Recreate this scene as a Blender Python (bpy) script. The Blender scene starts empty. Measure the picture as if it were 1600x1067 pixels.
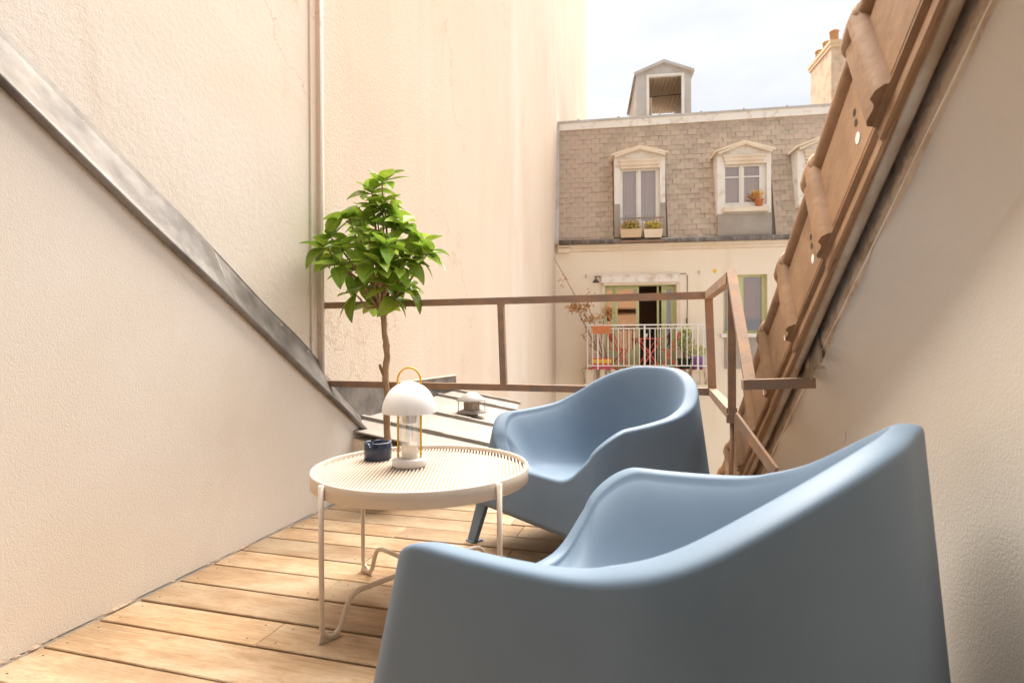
import bpy, bmesh, math, random
from mathutils import Vector, Matrix, Euler, noise
R = math.radians
rnd = random.Random(11)

# ------------------------------------------------------------------ camera
FPX, W0, H0 = 897.0, 1600.0, 1067.0          # focal length in photo pixels
EYE = 0.90
YAW, PITCH, ROLL = R(15.986), R(-0.187), R(-0.297)
_F = Vector((-math.sin(YAW)*math.cos(PITCH), math.cos(YAW)*math.cos(PITCH), math.sin(PITCH)))
_R0 = Vector((math.cos(YAW), math.sin(YAW), 0)); _U0 = _R0.cross(_F)
_R = math.cos(ROLL)*_R0 + math.sin(ROLL)*_U0; _U = _R.cross(_F)
sc = bpy.context.scene
cd = bpy.data.cameras.new('camera'); cam = bpy.data.objects.new('camera', cd)
sc.collection.objects.link(cam); sc.camera = cam
m = Matrix.Identity(4)
for i in range(3):
    m[i][0] = _R[i]; m[i][1] = _U[i]; m[i][2] = -_F[i]
m[2][3] = EYE
cam.matrix_world = m
cd.sensor_width = 36; cd.lens = 36*FPX/W0; cd.clip_end = 2000; cd.clip_start = 0.02
cd.dof.use_dof = True; cd.dof.focus_distance = 2.7; cd.dof.aperture_fstop = 5.6

# ------------------------------------------------------------------ world, sun, exposure
wd = bpy.data.worlds.new('World'); sc.world = wd; wd.use_nodes = True
nt = wd.node_tree; nt.nodes.clear()
SUN_EL, SUN_AZ = R(58), R(345)               # azimuth from +Y clockwise
sky = nt.nodes.new('ShaderNodeTexSky'); sky.sky_type = 'NISHITA'; sky.sun_disc = False
sky.sun_elevation = SUN_EL; sky.sun_rotation = SUN_AZ
sky.air_density = 1.0; sky.dust_density = 3.0; sky.ozone_density = 1.0
tc = nt.nodes.new('ShaderNodeTexCoord')
mp = nt.nodes.new('ShaderNodeMapping'); mp.inputs['Scale'].default_value = (1.6, 1.6, 4.0)
nz = nt.nodes.new('ShaderNodeTexNoise'); nz.inputs['Scale'].default_value = 1.6; nz.inputs['Detail'].default_value = 6
rp = nt.nodes.new('ShaderNodeValToRGB'); rp.color_ramp.elements[0].position = .25; rp.color_ramp.elements[1].position = .75
rp.color_ramp.elements[0].color = (.95, .95, .95, 1); rp.color_ramp.elements[1].color = (.99, .99, .99, 1)
mx = nt.nodes.new('ShaderNodeMix'); mx.data_type = 'RGBA'
cl = nt.nodes.new('ShaderNodeMix'); cl.data_type = 'RGBA'; cl.inputs['A'].default_value = (1.24, 1.29, 1.36, 1); cl.inputs['B'].default_value = (1.46, 1.46, 1.47, 1)
n2 = nt.nodes.new('ShaderNodeTexNoise'); n2.inputs['Scale'].default_value = 2.6; n2.inputs['Detail'].default_value = 7; n2.inputs['Roughness'].default_value = .55
r2 = nt.nodes.new('ShaderNodeMapRange'); r2.inputs['From Min'].default_value = .36; r2.inputs['From Max'].default_value = .62
nt.links.new(mp.outputs['Vector'], n2.inputs['Vector']); nt.links.new(n2.outputs['Fac'], r2.inputs['Value']); nt.links.new(r2.outputs[0], cl.inputs['Factor']); nt.links.new(cl.outputs['Result'], mx.inputs['B'])       # thin bright cloud sheet over the blue
bg = nt.nodes.new('ShaderNodeBackground'); bg.inputs['Strength'].default_value = 0.10
wo = nt.nodes.new('ShaderNodeOutputWorld')
L = nt.links.new
L(tc.outputs['Generated'], mp.inputs['Vector']); L(mp.outputs['Vector'], nz.inputs['Vector'])
L(nz.outputs['Fac'], rp.inputs['Fac']); L(rp.outputs['Color'], mx.inputs['Factor'])
L(sky.outputs['Color'], mx.inputs['A']); L(mx.outputs['Result'], bg.inputs['Color']); L(bg.outputs['Background'], wo.inputs['Surface'])
sd = bpy.data.lights.new('sun', 'SUN'); sd.energy = 2.7; sd.angle = R(72); sd.color = (1, .93, .83)
so = bpy.data.objects.new('sun', sd); sc.collection.objects.link(so)
sdir = Vector((math.sin(SUN_AZ)*math.cos(SUN_EL), math.cos(SUN_AZ)*math.cos(SUN_EL), math.sin(SUN_EL)))
so.rotation_euler = sdir.to_track_quat('Z', 'Y').to_euler()
sc.view_settings.view_transform = 'Standard'; sc.view_settings.look = 'None'
sc.view_settings.exposure = 2.7; sc.view_settings.gamma = 1; sc.view_settings.use_curve_mapping = False

# ------------------------------------------------------------------ helpers
def ray(x, y): return _F + _R*((x-W0/2)/FPX) - _U*((y-H0/2)/FPX)
EYEV = Vector((0, 0, EYE))
def on_plane(x, y, p, n):
    d = ray(x, y); n = Vector(n); t = (Vector(p)-EYEV).dot(n)/d.dot(n)
    return EYEV + d*t
def at_axis(x, y, ax, val):
    n = Vector((0, 0, 0)); n[ax] = 1; return on_plane(x, y, n*val, n)
def at_depth(x, y, z): return EYEV + ray(x, y)*z
col = sc.collection

class MB:
    def __init__(s): s.v = []; s.f = []; s.m = []; s.sm = []; s.mi = 0; s.smooth = False
    def add(s, vs, fs, smooth=None):
        o = len(s.v); s.v += [tuple(p) for p in vs]
        for f in fs:
            s.f.append(tuple(i+o for i in f)); s.m.append(s.mi); s.sm.append(s.smooth if smooth is None else smooth)
        return s
    def hexa(s, p):      # 8 corner points: bottom 0-3 ccw, top 4-7
        return s.add(p, [(3,2,1,0),(4,5,6,7),(0,1,5,4),(1,2,6,5),(2,3,7,6),(3,0,4,7)], False)
    def box(s, a, b):
        (x0,y0,z0),(x1,y1,z1) = a, b
        x0,x1 = sorted((x0,x1)); y0,y1 = sorted((y0,y1)); z0,z1 = sorted((z0,z1))
        return s.hexa([(x0,y0,z0),(x1,y0,z0),(x1,y1,z0),(x0,y1,z0),(x0,y0,z1),(x1,y0,z1),(x1,y1,z1),(x0,y1,z1)])
    def bbox(s, a, b, c=.003):   # box with chamfered upper edges
        (x0,y0,z0),(x1,y1,z1) = a, b
        v = [(x0,y0,z0),(x1,y0,z0),(x1,y1,z0),(x0,y1,z0),(x0,y0,z1-c),(x1,y0,z1-c),(x1,y1,z1-c),(x0,y1,z1-c),
             (x0+c,y0+c,z1),(x1-c,y0+c,z1),(x1-c,y1-c,z1),(x0+c,y1-c,z1)]
        f = [(3,2,1,0),(0,1,5,4),(1,2,6,5),(2,3,7,6),(3,0,4,7),(4,5,9,8),(5,6,10,9),(6,7,11,10),(7,4,8,11),(8,9,10,11)]
        return s.add(v, f, False)
    def bar(s, a, b, w, h, up=(0,0,1)):
        a, b = Vector(a), Vector(b); d = (b-a).normalized(); up = Vector(up)
        if abs(d.dot(up)) > .98: up = Vector((0,1,0))
        x = d.cross(up).normalized()*w/2; y = x.cross(d).normalized()*h/2
        return s.hexa([a-x-y, a+x-y, b+x-y, b-x-y, a-x+y, a+x+y, b+x+y, b-x+y])
    def tube(s, pts, r, n=10, caps=True, closed=False):
        pts = [Vector(p) for p in pts]; k = len(pts); rs = r if isinstance(r, (list, tuple)) else [r]*k
        vs = []; prev = None
        for i, p in enumerate(pts):
            if closed: t = pts[(i+1) % k]-pts[i-1]
            else: t = pts[min(i+1, k-1)]-pts[max(i-1, 0)]
            t.normalize()
            if prev is None:
                u = t.cross(Vector((0,0,1)) if abs(t.z) < .9 else Vector((1,0,0))).normalized()
            else:
                u = (prev - t*prev.dot(t)).normalized()
            prev = u; w = t.cross(u)
            for j in range(n):
                a = 2*math.pi*j/n; vs.append(p + (u*math.cos(a)+w*math.sin(a))*rs[i])
        fs = []
        for i in range(k if closed else k-1):
            for j in range(n):
                i2 = (i+1) % k; j2 = (j+1) % n
                fs.append((i*n+j, i*n+j2, i2*n+j2, i2*n+j))
        s.add(vs, fs, True)
        if caps and not closed:
            o = len(s.v)-len(vs)
            for f in (tuple(reversed(range(o, o+n))), tuple(range(o+(k-1)*n, o+k*n))):
                s.f.append(f); s.m.append(s.mi); s.sm.append(False)
        return s
    def lathe(s, prof, c=(0,0,0), n=40, sharp=()):
        c = Vector(c); k = len(prof); vs = []
        for (r, z) in prof:
            for j in range(n):
                a = 2*math.pi*j/n; vs.append(c+Vector((r*math.cos(a), r*math.sin(a), z)))
        fs = [(i*n+j, i*n+(j+1) % n, (i+1)*n+(j+1) % n, (i+1)*n+j) for i in range(k-1) for j in range(n)]
        return s.add(vs, fs, True)
    def disc(s, c, r, nrm, n=14):
        c = Vector(c); nrm = Vector(nrm).normalized(); u = nrm.orthogonal().normalized(); w = nrm.cross(u)
        return s.add([c+(u*math.cos(2*math.pi*j/n)+w*math.sin(2*math.pi*j/n))*r for j in range(n)], [tuple(range(n))], False)
    def prism(s, poly, d):       # planar polygon extruded by vector d
        d = Vector(d); k = len(poly); vs = [Vector(p) for p in poly]; vs = vs+[p+d for p in vs]
        return s.add(vs, [tuple(range(k)), tuple(reversed(range(k, 2*k)))]+[((i+1) % k, i, i+k, (i+1) % k+k) for i in range(k)], False)
    def mesh(s, name, mats):
        me = bpy.data.meshes.new(name); me.from_pydata(s.v, [], s.f)
        for mt in (mats if isinstance(mats, (list, tuple)) else [mats]): me.materials.append(mt)
        me.polygons.foreach_set('material_index', s.m); me.polygons.foreach_set('use_smooth', s.sm)
        bm = bmesh.new(); bm.from_mesh(me); bmesh.ops.recalc_face_normals(bm, faces=bm.faces); bm.to_mesh(me); bm.free()
        me.update(); return me
    def build(s, name, mats, parent=None, loc=None):
        return link(name, s.mesh(name, mats), parent, loc)
def link(name, me, parent=None, loc=None):
    o = bpy.data.objects.new(name, me); col.objects.link(o)
    if parent: o.parent = parent
    if loc is not None: o.location = loc
    return o
def tag(o, label=None, cat=None, group=None, kind=None):
    if label: o['label'] = label
    if cat: o['category'] = cat
    if group: o['group'] = group
    if kind: o['kind'] = kind
    return o
def thing(name, label, cat, loc=(0,0,0), rz=0, group=None):
    o = bpy.data.objects.new(name, None); col.objects.link(o); o.empty_display_size = .1
    o.location = loc; o.rotation_euler = (0, 0, rz); return tag(o, label, cat, group)
def copy_tree(o, parent=None):
    c = o.copy(); col.objects.link(c); c.parent = parent
    for ch in o.children: copy_tree(ch, c)
    return c
def sstep(a, b, x):
    t = max(0, min(1, (x-a)/(b-a))); return t*t*(3-2*t)

# ------------------------------------------------------------------ materials
def mat(name, c, rough=.6, c2=None, nscale=4.0, nstretch=(1,1,1), fac=(.35,.65), detail=6, bump=0, bscale=200, bdetail=4,
        metal=0, rand=0, hue=0, spec=.5, coords='Object', trans=0, ior=1.45, extra=None, rvar=0, alpha=1, bump2=None):
    M = bpy.data.materials.new(name); M.use_nodes = True; t = M.node_tree; N = t.nodes; LL = t.links.new
    b = N['Principled BSDF']; b.inputs['Roughness'].default_value = rough; b.inputs['Metallic'].default_value = metal
    b.inputs['Specular IOR Level'].default_value = spec; b.inputs['Base Color'].default_value = (*c, 1)
    b.inputs['Transmission Weight'].default_value = trans; b.inputs['IOR'].default_value = ior; b.inputs['Alpha'].default_value = alpha
    T = N.new('ShaderNodeTexCoord'); src = T.outputs[coords]
    oi = N.new('ShaderNodeObjectInfo')
    if rand:                                   # shift the pattern per object
        va = N.new('ShaderNodeVectorMath'); va.operation = 'SCALE'; va.inputs[0].default_value = (37, 19, 53)
        LL(oi.outputs['Random'], va.inputs['Scale'])
        vb = N.new('ShaderNodeVectorMath'); vb.operation = 'ADD'; LL(src, vb.inputs[0]); LL(va.outputs[0], vb.inputs[1]); src = vb.outputs[0]
    out = None
    if c2:
        mp = N.new('ShaderNodeMapping'); mp.inputs['Scale'].default_value = nstretch; LL(src, mp.inputs['Vector'])
        n1 = N.new('ShaderNodeTexNoise'); n1.inputs['Scale'].default_value = nscale; n1.inputs['Detail'].default_value = detail
        n1.inputs['Roughness'].default_value = .6; LL(mp.outputs[0], n1.inputs['Vector'])
        mr = N.new('ShaderNodeMapRange'); mr.inputs['From Min'].default_value = fac[0]; mr.inputs['From Max'].default_value = fac[1]
        LL(n1.outputs['Fac'], mr.inputs['Value'])
        mi = N.new('ShaderNodeMix'); mi.data_type = 'RGBA'; mi.inputs['A'].default_value = (*c, 1); mi.inputs['B'].default_value = (*c2, 1)
        LL(mr.outputs[0], mi.inputs['Factor']); out = mi.outputs['Result']
        if rvar:
            m2 = N.new('ShaderNodeMapRange'); m2.inputs['To Min'].default_value = rough-rvar; m2.inputs['To Max'].default_value = rough+rvar
            LL(n1.outputs['Fac'], m2.inputs['Value']); LL(m2.outputs[0], b.inputs['Roughness'])
    if rand:
        hs = N.new('ShaderNodeHueSaturation'); m3 = N.new('ShaderNodeMapRange')
        m3.inputs['To Min'].default_value = 1-rand; m3.inputs['To Max'].default_value = 1+rand; LL(oi.outputs['Random'], m3.inputs['Value'])
        LL(m3.outputs[0], hs.inputs['Value'])
        if hue:
            m4 = N.new('ShaderNodeMapRange'); m4.inputs['To Min'].default_value = .5-hue; m4.inputs['To Max'].default_value = .5+hue
            ml = N.new('ShaderNodeMath'); ml.operation = 'FRACT'; mm = N.new('ShaderNodeMath'); mm.operation = 'MULTIPLY'; mm.inputs[1].default_value = 7.31
            LL(oi.outputs['Random'], mm.inputs[0]); LL(mm.outputs[0], ml.inputs[0]); LL(ml.outputs[0], m4.inputs['Value']); LL(m4.outputs[0], hs.inputs['Hue'])
        if out is not None: LL(out, hs.inputs['Color'])
        else: hs.inputs['Color'].default_value = (*c, 1)
        out = hs.outputs['Color']
    if extra: out = extra(t, src, out, c)
    if out is not None: LL(out, b.inputs['Base Color'])
    if bump:
        n2 = N.new('ShaderNodeTexNoise'); n2.inputs['Scale'].default_value = bscale; n2.inputs['Detail'].default_value = bdetail
        mp2 = N.new('ShaderNodeMapping'); mp2.inputs['Scale'].default_value = nstretch if bump2 is None else (1,1,1)
        LL(src, mp2.inputs['Vector']); LL(mp2.outputs[0], n2.inputs['Vector'])
        bp = N.new('ShaderNodeBump'); bp.inputs['Strength'].default_value = 1; bp.inputs['Distance'].default_value = bump
        LL(n2.outputs['Fac'], bp.inputs['Height']); last = bp
        if bump2:
            n3 = N.new('ShaderNodeTexNoise'); n3.inputs['Scale'].default_value = bump2[1]; n3.inputs['Detail'].default_value = 3; LL(src, n3.inputs['Vector'])
            b3 = N.new('ShaderNodeBump'); b3.inputs['Distance'].default_value = bump2[0]; LL(n3.outputs['Fac'], b3.inputs['Height'])
            LL(bp.outputs[0], b3.inputs['Normal']); last = b3
        LL(last.outputs[0], b.inputs['Normal'])
    return M

def overlay(spots):           # stains / streaks with their own shape: (colour, scale, stretch, lo, hi, amount)
    def ex(t, src, out, c):
        N = t.nodes; LL = t.links.new
        for (c3, sc_, st, lo, hi, am) in spots:
            mp = N.new('ShaderNodeMapping'); mp.inputs['Scale'].default_value = st; mp.inputs['Location'].default_value = (sc_, 3.1*am, 1.7); LL(src, mp.inputs['Vector'])
            n = N.new('ShaderNodeTexNoise'); n.inputs['Scale'].default_value = sc_; n.inputs['Detail'].default_value = 8; n.inputs['Roughness'].default_value = .65
            LL(mp.outputs[0], n.inputs['Vector'])
            mr = N.new('ShaderNodeMapRange'); mr.inputs['From Min'].default_value = lo; mr.inputs['From Max'].default_value = hi
            mr.inputs['To Max'].default_value = am; LL(n.outputs['Fac'], mr.inputs['Value'])
            mi = N.new('ShaderNodeMix'); mi.data_type = 'RGBA'; mi.inputs['B'].default_value = (*c3, 1); LL(mr.outputs[0], mi.inputs['Factor'])
            if out is not None: LL(out, mi.inputs['A'])
            else: mi.inputs['A'].default_value = (*c, 1)
            out = mi.outputs['Result']
        return out
    return ex

def cracks(base, c3, sc_, amount):
    def ex(t, src, out, c):
        if base: out = base(t, src, out, c)
        N = t.nodes; LL = t.links.new
        n = N.new('ShaderNodeTexNoise'); n.inputs['Scale'].default_value = sc_; n.inputs['Detail'].default_value = 9; n.inputs['Roughness'].default_value = .55; LL(src, n.inputs['Vector'])
        a = N.new('ShaderNodeMath'); a.operation = 'SUBTRACT'; a.inputs[1].default_value = .5; LL(n.outputs['Fac'], a.inputs[0])
        b = N.new('ShaderNodeMath'); b.operation = 'ABSOLUTE'; LL(a.outputs[0], b.inputs[0])
        r1 = N.new('ShaderNodeMapRange'); r1.inputs['From Max'].default_value = .0045; r1.inputs['To Min'].default_value = amount; r1.inputs['To Max'].default_value = 0; LL(b.outputs[0], r1.inputs['Value'])
        n2 = N.new('ShaderNodeTexNoise'); n2.inputs['Scale'].default_value = sc_*.9; mp = N.new('ShaderNodeMapping'); mp.inputs['Location'].default_value = (7,3,9); LL(src, mp.inputs['Vector']); LL(mp.outputs[0], n2.inputs['Vector'])
        r2 = N.new('ShaderNodeMapRange'); r2.inputs['From Min'].default_value = .5; r2.inputs['From Max'].default_value = .62; LL(n2.outputs['Fac'], r2.inputs['Value'])
        ml = N.new('ShaderNodeMath'); ml.operation = 'MULTIPLY'; LL(r1.outputs[0], ml.inputs[0]); LL(r2.outputs[0], ml.inputs[1])
        mi = N.new('ShaderNodeMix'); mi.data_type = 'RGBA'; mi.inputs['B'].default_value = (*c3, 1); LL(ml.outputs[0], mi.inputs['Factor']); LL(out, mi.inputs['A'])
        return mi.outputs['Result']
    return ex
M = {}
M['stucco'] = mat('fine_stucco', (.80,.735,.665), .9, (.77,.69,.60), 1.3, bump=.0010, bscale=170, bdetail=5, spec=.2, bump2=(.0010, 420), extra=overlay([((.62,.47,.33), 1.1, (1,1,.6), .58, .8, .35)]))
M['stucco_old'] = mat('old_stucco', (.80,.73,.655), .9, (.76,.67,.57), 1.0, bump=.0019, bscale=42, bdetail=7, spec=.2, bump2=(.0014, 140), extra=cracks(overlay([((.58,.42,.27), 1.6, (1.5,1.5,.35), .57, .8, .5)]), (.45,.31,.2), 1.1, .6))
M['gable'] = mat('gable_render', (.64,.51,.40), .9, (.68,.565,.46), .35, bump=.004, bscale=60, spec=.2, extra=cracks(overlay([((.78,.68,.56), .7, (1.6,1.6,.12), .5, .8, .35), ((.55,.38,.24), 2.2, (1,1,.25), .60, .80, .5), ((.74,.68,.62), .8, (1,1,.18), .52, .7, .5)]), (.46,.31,.2), .55, .5))
M['facade'] = mat('facade_render', (.84,.73,.585), .9, (.85,.76,.63), .8, bump=.004, bscale=50, spec=.2, extra=overlay([((.66,.44,.22), .9, (1.6,1.6,.3), .55, .8, .5)]))
M['cornice'] = mat('cornice_paint', (.78,.69,.57), .8, (.70,.57,.42), 1.5, spec=.3)
M['oldwhite'] = mat('peeling_white', (.80,.76,.70), .7, (.62,.52,.42), 5, fac=(.52,.68), bump=.004, bscale=30, spec=.3)
M['white'] = mat('white_paint', (.80,.78,.74), .45, (.74,.70,.64), 3)
M['zinc_far'] = mat('pale_zinc', (.56,.54,.52), .5, (.46,.42,.38), 2.0, metal=.2, extra=overlay([((.50,.30,.16), 1.3, (1,1,1), .6, .75, .5)]))
M['zinc'] = mat('weathered_zinc', (.23,.205,.185), .5, (.10,.085,.075), 5, (1,1,1), fac=(.38,.64), metal=.3, bump=.003, bscale=5, rvar=.12, extra=overlay([((.34,.26,.19), 3.0, (1,1,1), .58, .8, .35), ((.46,.45,.44), 11.0, (1,1,1), .64, .72, .35)]))
M['zinc_roof'] = mat('pale_roof_zinc', (.40,.36,.325), .55, (.32,.285,.25), 2.2, (1,1,1), metal=.25, bump=.003, bscale=6, extra=overlay([((.62,.59,.56), 5.0, (1,1,1), .58, .72, .4)]))
M['slate'] = mat('slate', (.42,.34,.265), .7, (.46,.365,.28), 6, rand=.12, hue=.012, bump=.002, bscale=40, spec=.35, extra=overlay([((.42,.27,.15), 4.0, (1,1,1), .58, .75, .45)]))
M['slate_back'] = mat('slate_underlay', (.20,.165,.135), .9)
M['rust'] = mat('rusty_iron', (.28,.195,.145), .72, (.37,.225,.14), 14, fac=(.42,.62), metal=.15, bump=.0012, bscale=120, extra=overlay([((.48,.22,.08), 9.0, (1,1,1), .60, .70, .75), ((.36,.33,.29), 6.0, (1,1,1), .60, .72, .6)]))
M['tile'] = mat('terracotta_tile', (.345,.20,.108), .66, (.25,.14,.072), 9, rand=.16, bump=.0012, bscale=55, spec=.35, extra=overlay([((.46,.32,.20), 6.0, (1,1,1), .56, .72, .55), ((.13,.085,.05), 13.0, (1,1,1), .60, .72, .6)]))
M['tile_dark'] = mat('tile_hole', (.05,.03,.02), .9)
M['tile_plug'] = mat('mortar_plug', (.78,.74,.68), .8)
M['mortar'] = mat('rough_mortar', (.62,.48,.35), .95, (.40,.27,.17), 16, fac=(.5,.68), bump=.006, bscale=55)
M['galv'] = mat('dull_metal_edge', (.50,.44,.37), .5, (.34,.25,.17), 9, metal=.4, bump=.001, bscale=60)
M['wood'] = None
M['blue'] = mat('blue_plastic', (.125,.185,.262), .52, (.137,.197,.275), 7, bump=.00025, bscale=600, spec=.4, rvar=.10)
M['cream_metal'] = mat('cream_powder_coat', (.69,.59,.49), .5, bump=.0002, bscale=700, spec=.4)
M['lamp_white'] = mat('satin_white', (.82,.80,.78), .35)
M['yellow'] = mat('yellow_wire', (.72,.42,.03), .35)
M['navy'] = mat('navy_glaze', (.022,.032,.065), .14, (.03,.045,.09), 9, spec=.6)
M['ash'] = mat('ash', (.5,.48,.46), .95)
M['bark'] = mat('bark', (.46,.31,.18), .85, (.28,.175,.095), 30, (1,1,.35), bump=.004, bscale=60, bump2=(.002,140))
M['pot'] = mat('black_nursery_pot', (.03,.03,.03), .6)
M['soil'] = mat('soil', (.06,.04,.025), .95, bump=.01, bscale=60)
M['green'] = mat('sage_green_paint', (.50,.54,.25), .5, (.55,.58,.31), 5)
M['unlit_room'] = mat('dim_room_wall', (.10,.075,.06), .9)  # dark albedo stands for unlit rooms, so little light bounces back
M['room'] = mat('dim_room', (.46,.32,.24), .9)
M['ceil'] = mat('tan_boards', (.62,.46,.30), .8)
M['red'] = mat('red_enamel', (.66,.10,.06), .45)
M['chimney'] = mat('weathered_chimney_render', (.60,.47,.35), .9, (.46,.33,.22), 4, fac=(.45,.65), bump=.004, bscale=30)
M['clay_pot'] = mat('old_clay_pot', (.50,.28,.14), .9, (.42,.24,.13), 9)
M['terra'] = mat('terracotta_pot', (.60,.22,.09), .8, (.52,.18,.07), 8)
M['ypaint'] = mat('yellow_stripe', (.80,.52,.03), .6)
M['pink'] = mat('pink_stripe', (.62,.10,.16), .6)
M['purple'] = mat('purple_pot', (.33,.17,.52), .5)
M['dgreen'] = mat('dark_green_pot', (.03,.07,.045), .5)
M['curtain'] = mat('curtain', (.80,.67,.54), .9)
M['concrete'] = mat('stained_slab', (.66,.56,.44), .9, (.24,.17,.11), 3.0, (2.6,1,.30), fac=(.47,.58), bump=.004, bscale=30)
M['ground'] = mat('courtyard_paving', (.28,.25,.22), .9, (.2,.18,.16), .7)
M['brass'] = mat('lamp_metal', (.10,.08,.07), .4, metal=.6)
M['lead'] = mat('lead_sheet', (.40,.36,.31), .6, (.34,.29,.24), 2.5, metal=.15)

def leafmat(name, c, c2, rand, trans=.25, rough=.38):
    Mx = mat(name, c, rough, c2, 3.0, rand=rand, hue=.018, spec=.5)
    t = Mx.node_tree; N = t.nodes; b = N['Principled BSDF']; o = N['Material Output']
    src = b.inputs['Base Color'].links[0].from_socket
    tr = N.new('ShaderNodeBsdfTranslucent'); ms = N.new('ShaderNodeMixShader'); ms.inputs['Fac'].default_value = trans
    t.links.new(src, tr.inputs['Color']); t.links.new(b.outputs[0], ms.inputs[1]); t.links.new(tr.outputs[0], ms.inputs[2]); t.links.new(ms.outputs[0], o.inputs['Surface'])
    return Mx
M['leaf'] = leafmat('glossy_leaf', (.21,.34,.035), (.33,.46,.055), .42, .36)
M['leaf_rib'] = leafmat('leaf_midrib', (.28,.38,.10), (.28,.38,.10), .1)
M['dry'] = leafmat('dry_leaf', (.62,.30,.08), (.66,.40,.12), .25, rough=.7)
M['balc_leaf'] = leafmat('balcony_leaf', (.26,.34,.06), (.40,.42,.08), .3, rough=.6)
M['yflower'] = leafmat('yellow_flower', (.72,.46,.06), (.75,.55,.12), .25, rough=.7)

def glass(name, tint, rough=.02, mixv=.72):   # window glass: mirror-like sheet over a see-through one
    Mx = bpy.data.materials.new(name); Mx.use_nodes = True; t = Mx.node_tree; N = t.nodes; N.remove(N['Principled BSDF']); o = N['Material Output']
    g = N.new('ShaderNodeBsdfGlossy'); g.inputs['Roughness'].default_value = rough; g.inputs['Color'].default_value = (.9,.88,.86,1)
    tr = N.new('ShaderNodeBsdfTransparent'); tr.inputs['Color'].default_value = (*tint, 1)
    ms = N.new('ShaderNodeMixShader'); ms.inputs['Fac'].default_value = 1-mixv
    t.links.new(tr.outputs[0], ms.inputs[1]); t.links.new(g.outputs[0], ms.inputs[2]); t.links.new(ms.outputs[0], o.inputs['Surface'])
    return Mx
M['pane'] = glass('window_glass', (.82,.74,.68), .02, .80)
M['fluted'] = glass('fluted_glass', (.97,.96,.94), .12, .86)


def woodmat():
    Mx = bpy.data.materials.new('deck_wood'); Mx.use_nodes = True; t = Mx.node_tree; N = t.nodes; LL = t.links.new; b = N['Principled BSDF']
    T = N.new('ShaderNodeTexCoord'); oi = N.new('ShaderNodeObjectInfo')
    va = N.new('ShaderNodeVectorMath'); va.operation = 'SCALE'; va.inputs[0].default_value = (31, 17, 43); LL(oi.outputs['Random'], va.inputs['Scale'])
    vb = N.new('ShaderNodeVectorMath'); vb.operation = 'ADD'; LL(T.outputs['Object'], vb.inputs[0]); LL(va.outputs[0], vb.inputs[1])
    def nz(scale, st, det=8, rough=.6, dist=0):
        mp = N.new('ShaderNodeMapping'); mp.inputs['Scale'].default_value = st; LL(vb.outputs[0], mp.inputs['Vector'])
        n = N.new('ShaderNodeTexNoise'); n.inputs['Scale'].default_value = scale; n.inputs['Detail'].default_value = det
        n.inputs['Roughness'].default_value = rough; n.inputs['Distortion'].default_value = dist; LL(mp.outputs[0], n.inputs['Vector']); return n
    def ramp(n, lo, hi, a=0, z=1):
        r = N.new('ShaderNodeMapRange'); r.inputs['From Min'].default_value = lo; r.inputs['From Max'].default_value = hi
        r.inputs['To Min'].default_value = a; r.inputs['To Max'].default_value = z; LL(n.outputs['Fac'], r.inputs['Value']); return r
    def mix(f, A, Bc):
        k = N.new('ShaderNodeMix'); k.data_type = 'RGBA'; LL(f.outputs[0], k.inputs['Factor'])
        if isinstance(A, tuple): k.inputs['A'].default_value = (*A, 1)
        else: LL(A.outputs['Result'], k.inputs['A'])
        k.inputs['B'].default_value = (*Bc, 1); return k
    grain = nz(7, (1, 11, 11), 9, .65, .6); blot = nz(3.2, (1, 2.2, 2.2), 6, .6); fine = nz(30, (1, 16, 16), 6, .6, .3); spot = nz(9, (1, 1.6, 1.6), 4)
    k = mix(ramp(grain, .40, .60), (.45,.30,.175), (.34,.215,.115))
    k = mix(ramp(blot, .42, .62, 0, .8), k, (.54,.41,.275))
    k = mix(ramp(nz(1.7, (1,1.8,1.8), 5),   .52, .68, 0, .75), k, (.29,.185,.105))
    k = mix(ramp(fine, .53, .68, 0, .6), k, (.25,.14,.065))
    k = mix(ramp(spot, .67, .74, 0, .5), k, (.24,.13,.06))
    hs = N.new('ShaderNodeHueSaturation'); mr = N.new('ShaderNodeMapRange'); mr.inputs['To Min'].default_value = .80; mr.inputs['To Max'].default_value = 1.16
    LL(oi.outputs['Random'], mr.inputs['Value']); LL(mr.outputs[0], hs.inputs['Value']); LL(k.outputs['Result'], hs.inputs['Color']); LL(hs.outputs[0], b.inputs['Base Color'])
    b.inputs['Roughness'].default_value = .62; b.inputs['Specular IOR Level'].default_value = .3
    bp = N.new('ShaderNodeBump'); bp.inputs['Distance'].default_value = .0025; LL(grain.outputs['Fac'], bp.inputs['Height'])
    bp2 = N.new('ShaderNodeBump'); bp2.inputs['Distance'].default_value = .0015; LL(fine.outputs['Fac'], bp2.inputs['Height']); LL(bp.outputs[0], bp2.inputs['Normal']); LL(bp2.outputs[0], b.inputs['Normal'])
    return Mx
M['wood'] = woodmat()

# ------------------------------------------------------------------ key planes
XL, XU = -1.815, -1.97            # cheek wall face, neighbour's wall face behind the flashing
DECK_END = 3.25
def roofz(y): return 1.615-.656*(y-1.151)          # top line of the cheek wall on the left
E2 = R(2.6)                                          # the right hand side runs 2.6 degrees off
ey = Vector((-math.sin(E2), math.cos(E2), 0)); ex = Vector((math.cos(E2), math.sin(E2), 0))
WR = Vector((.485, 1.0, 0))                          # a point on the right wall face

# ------------------------------------------------------------------ ground far below
g = MB(); g.add([(-150,-150,-9.5),(150,-150,-9.5),(150,150,-9.5),(-150,150,-9.5)], [(0,1,2,3)])
tag(g.build('ground', M['ground']), kind='structure')

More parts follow.
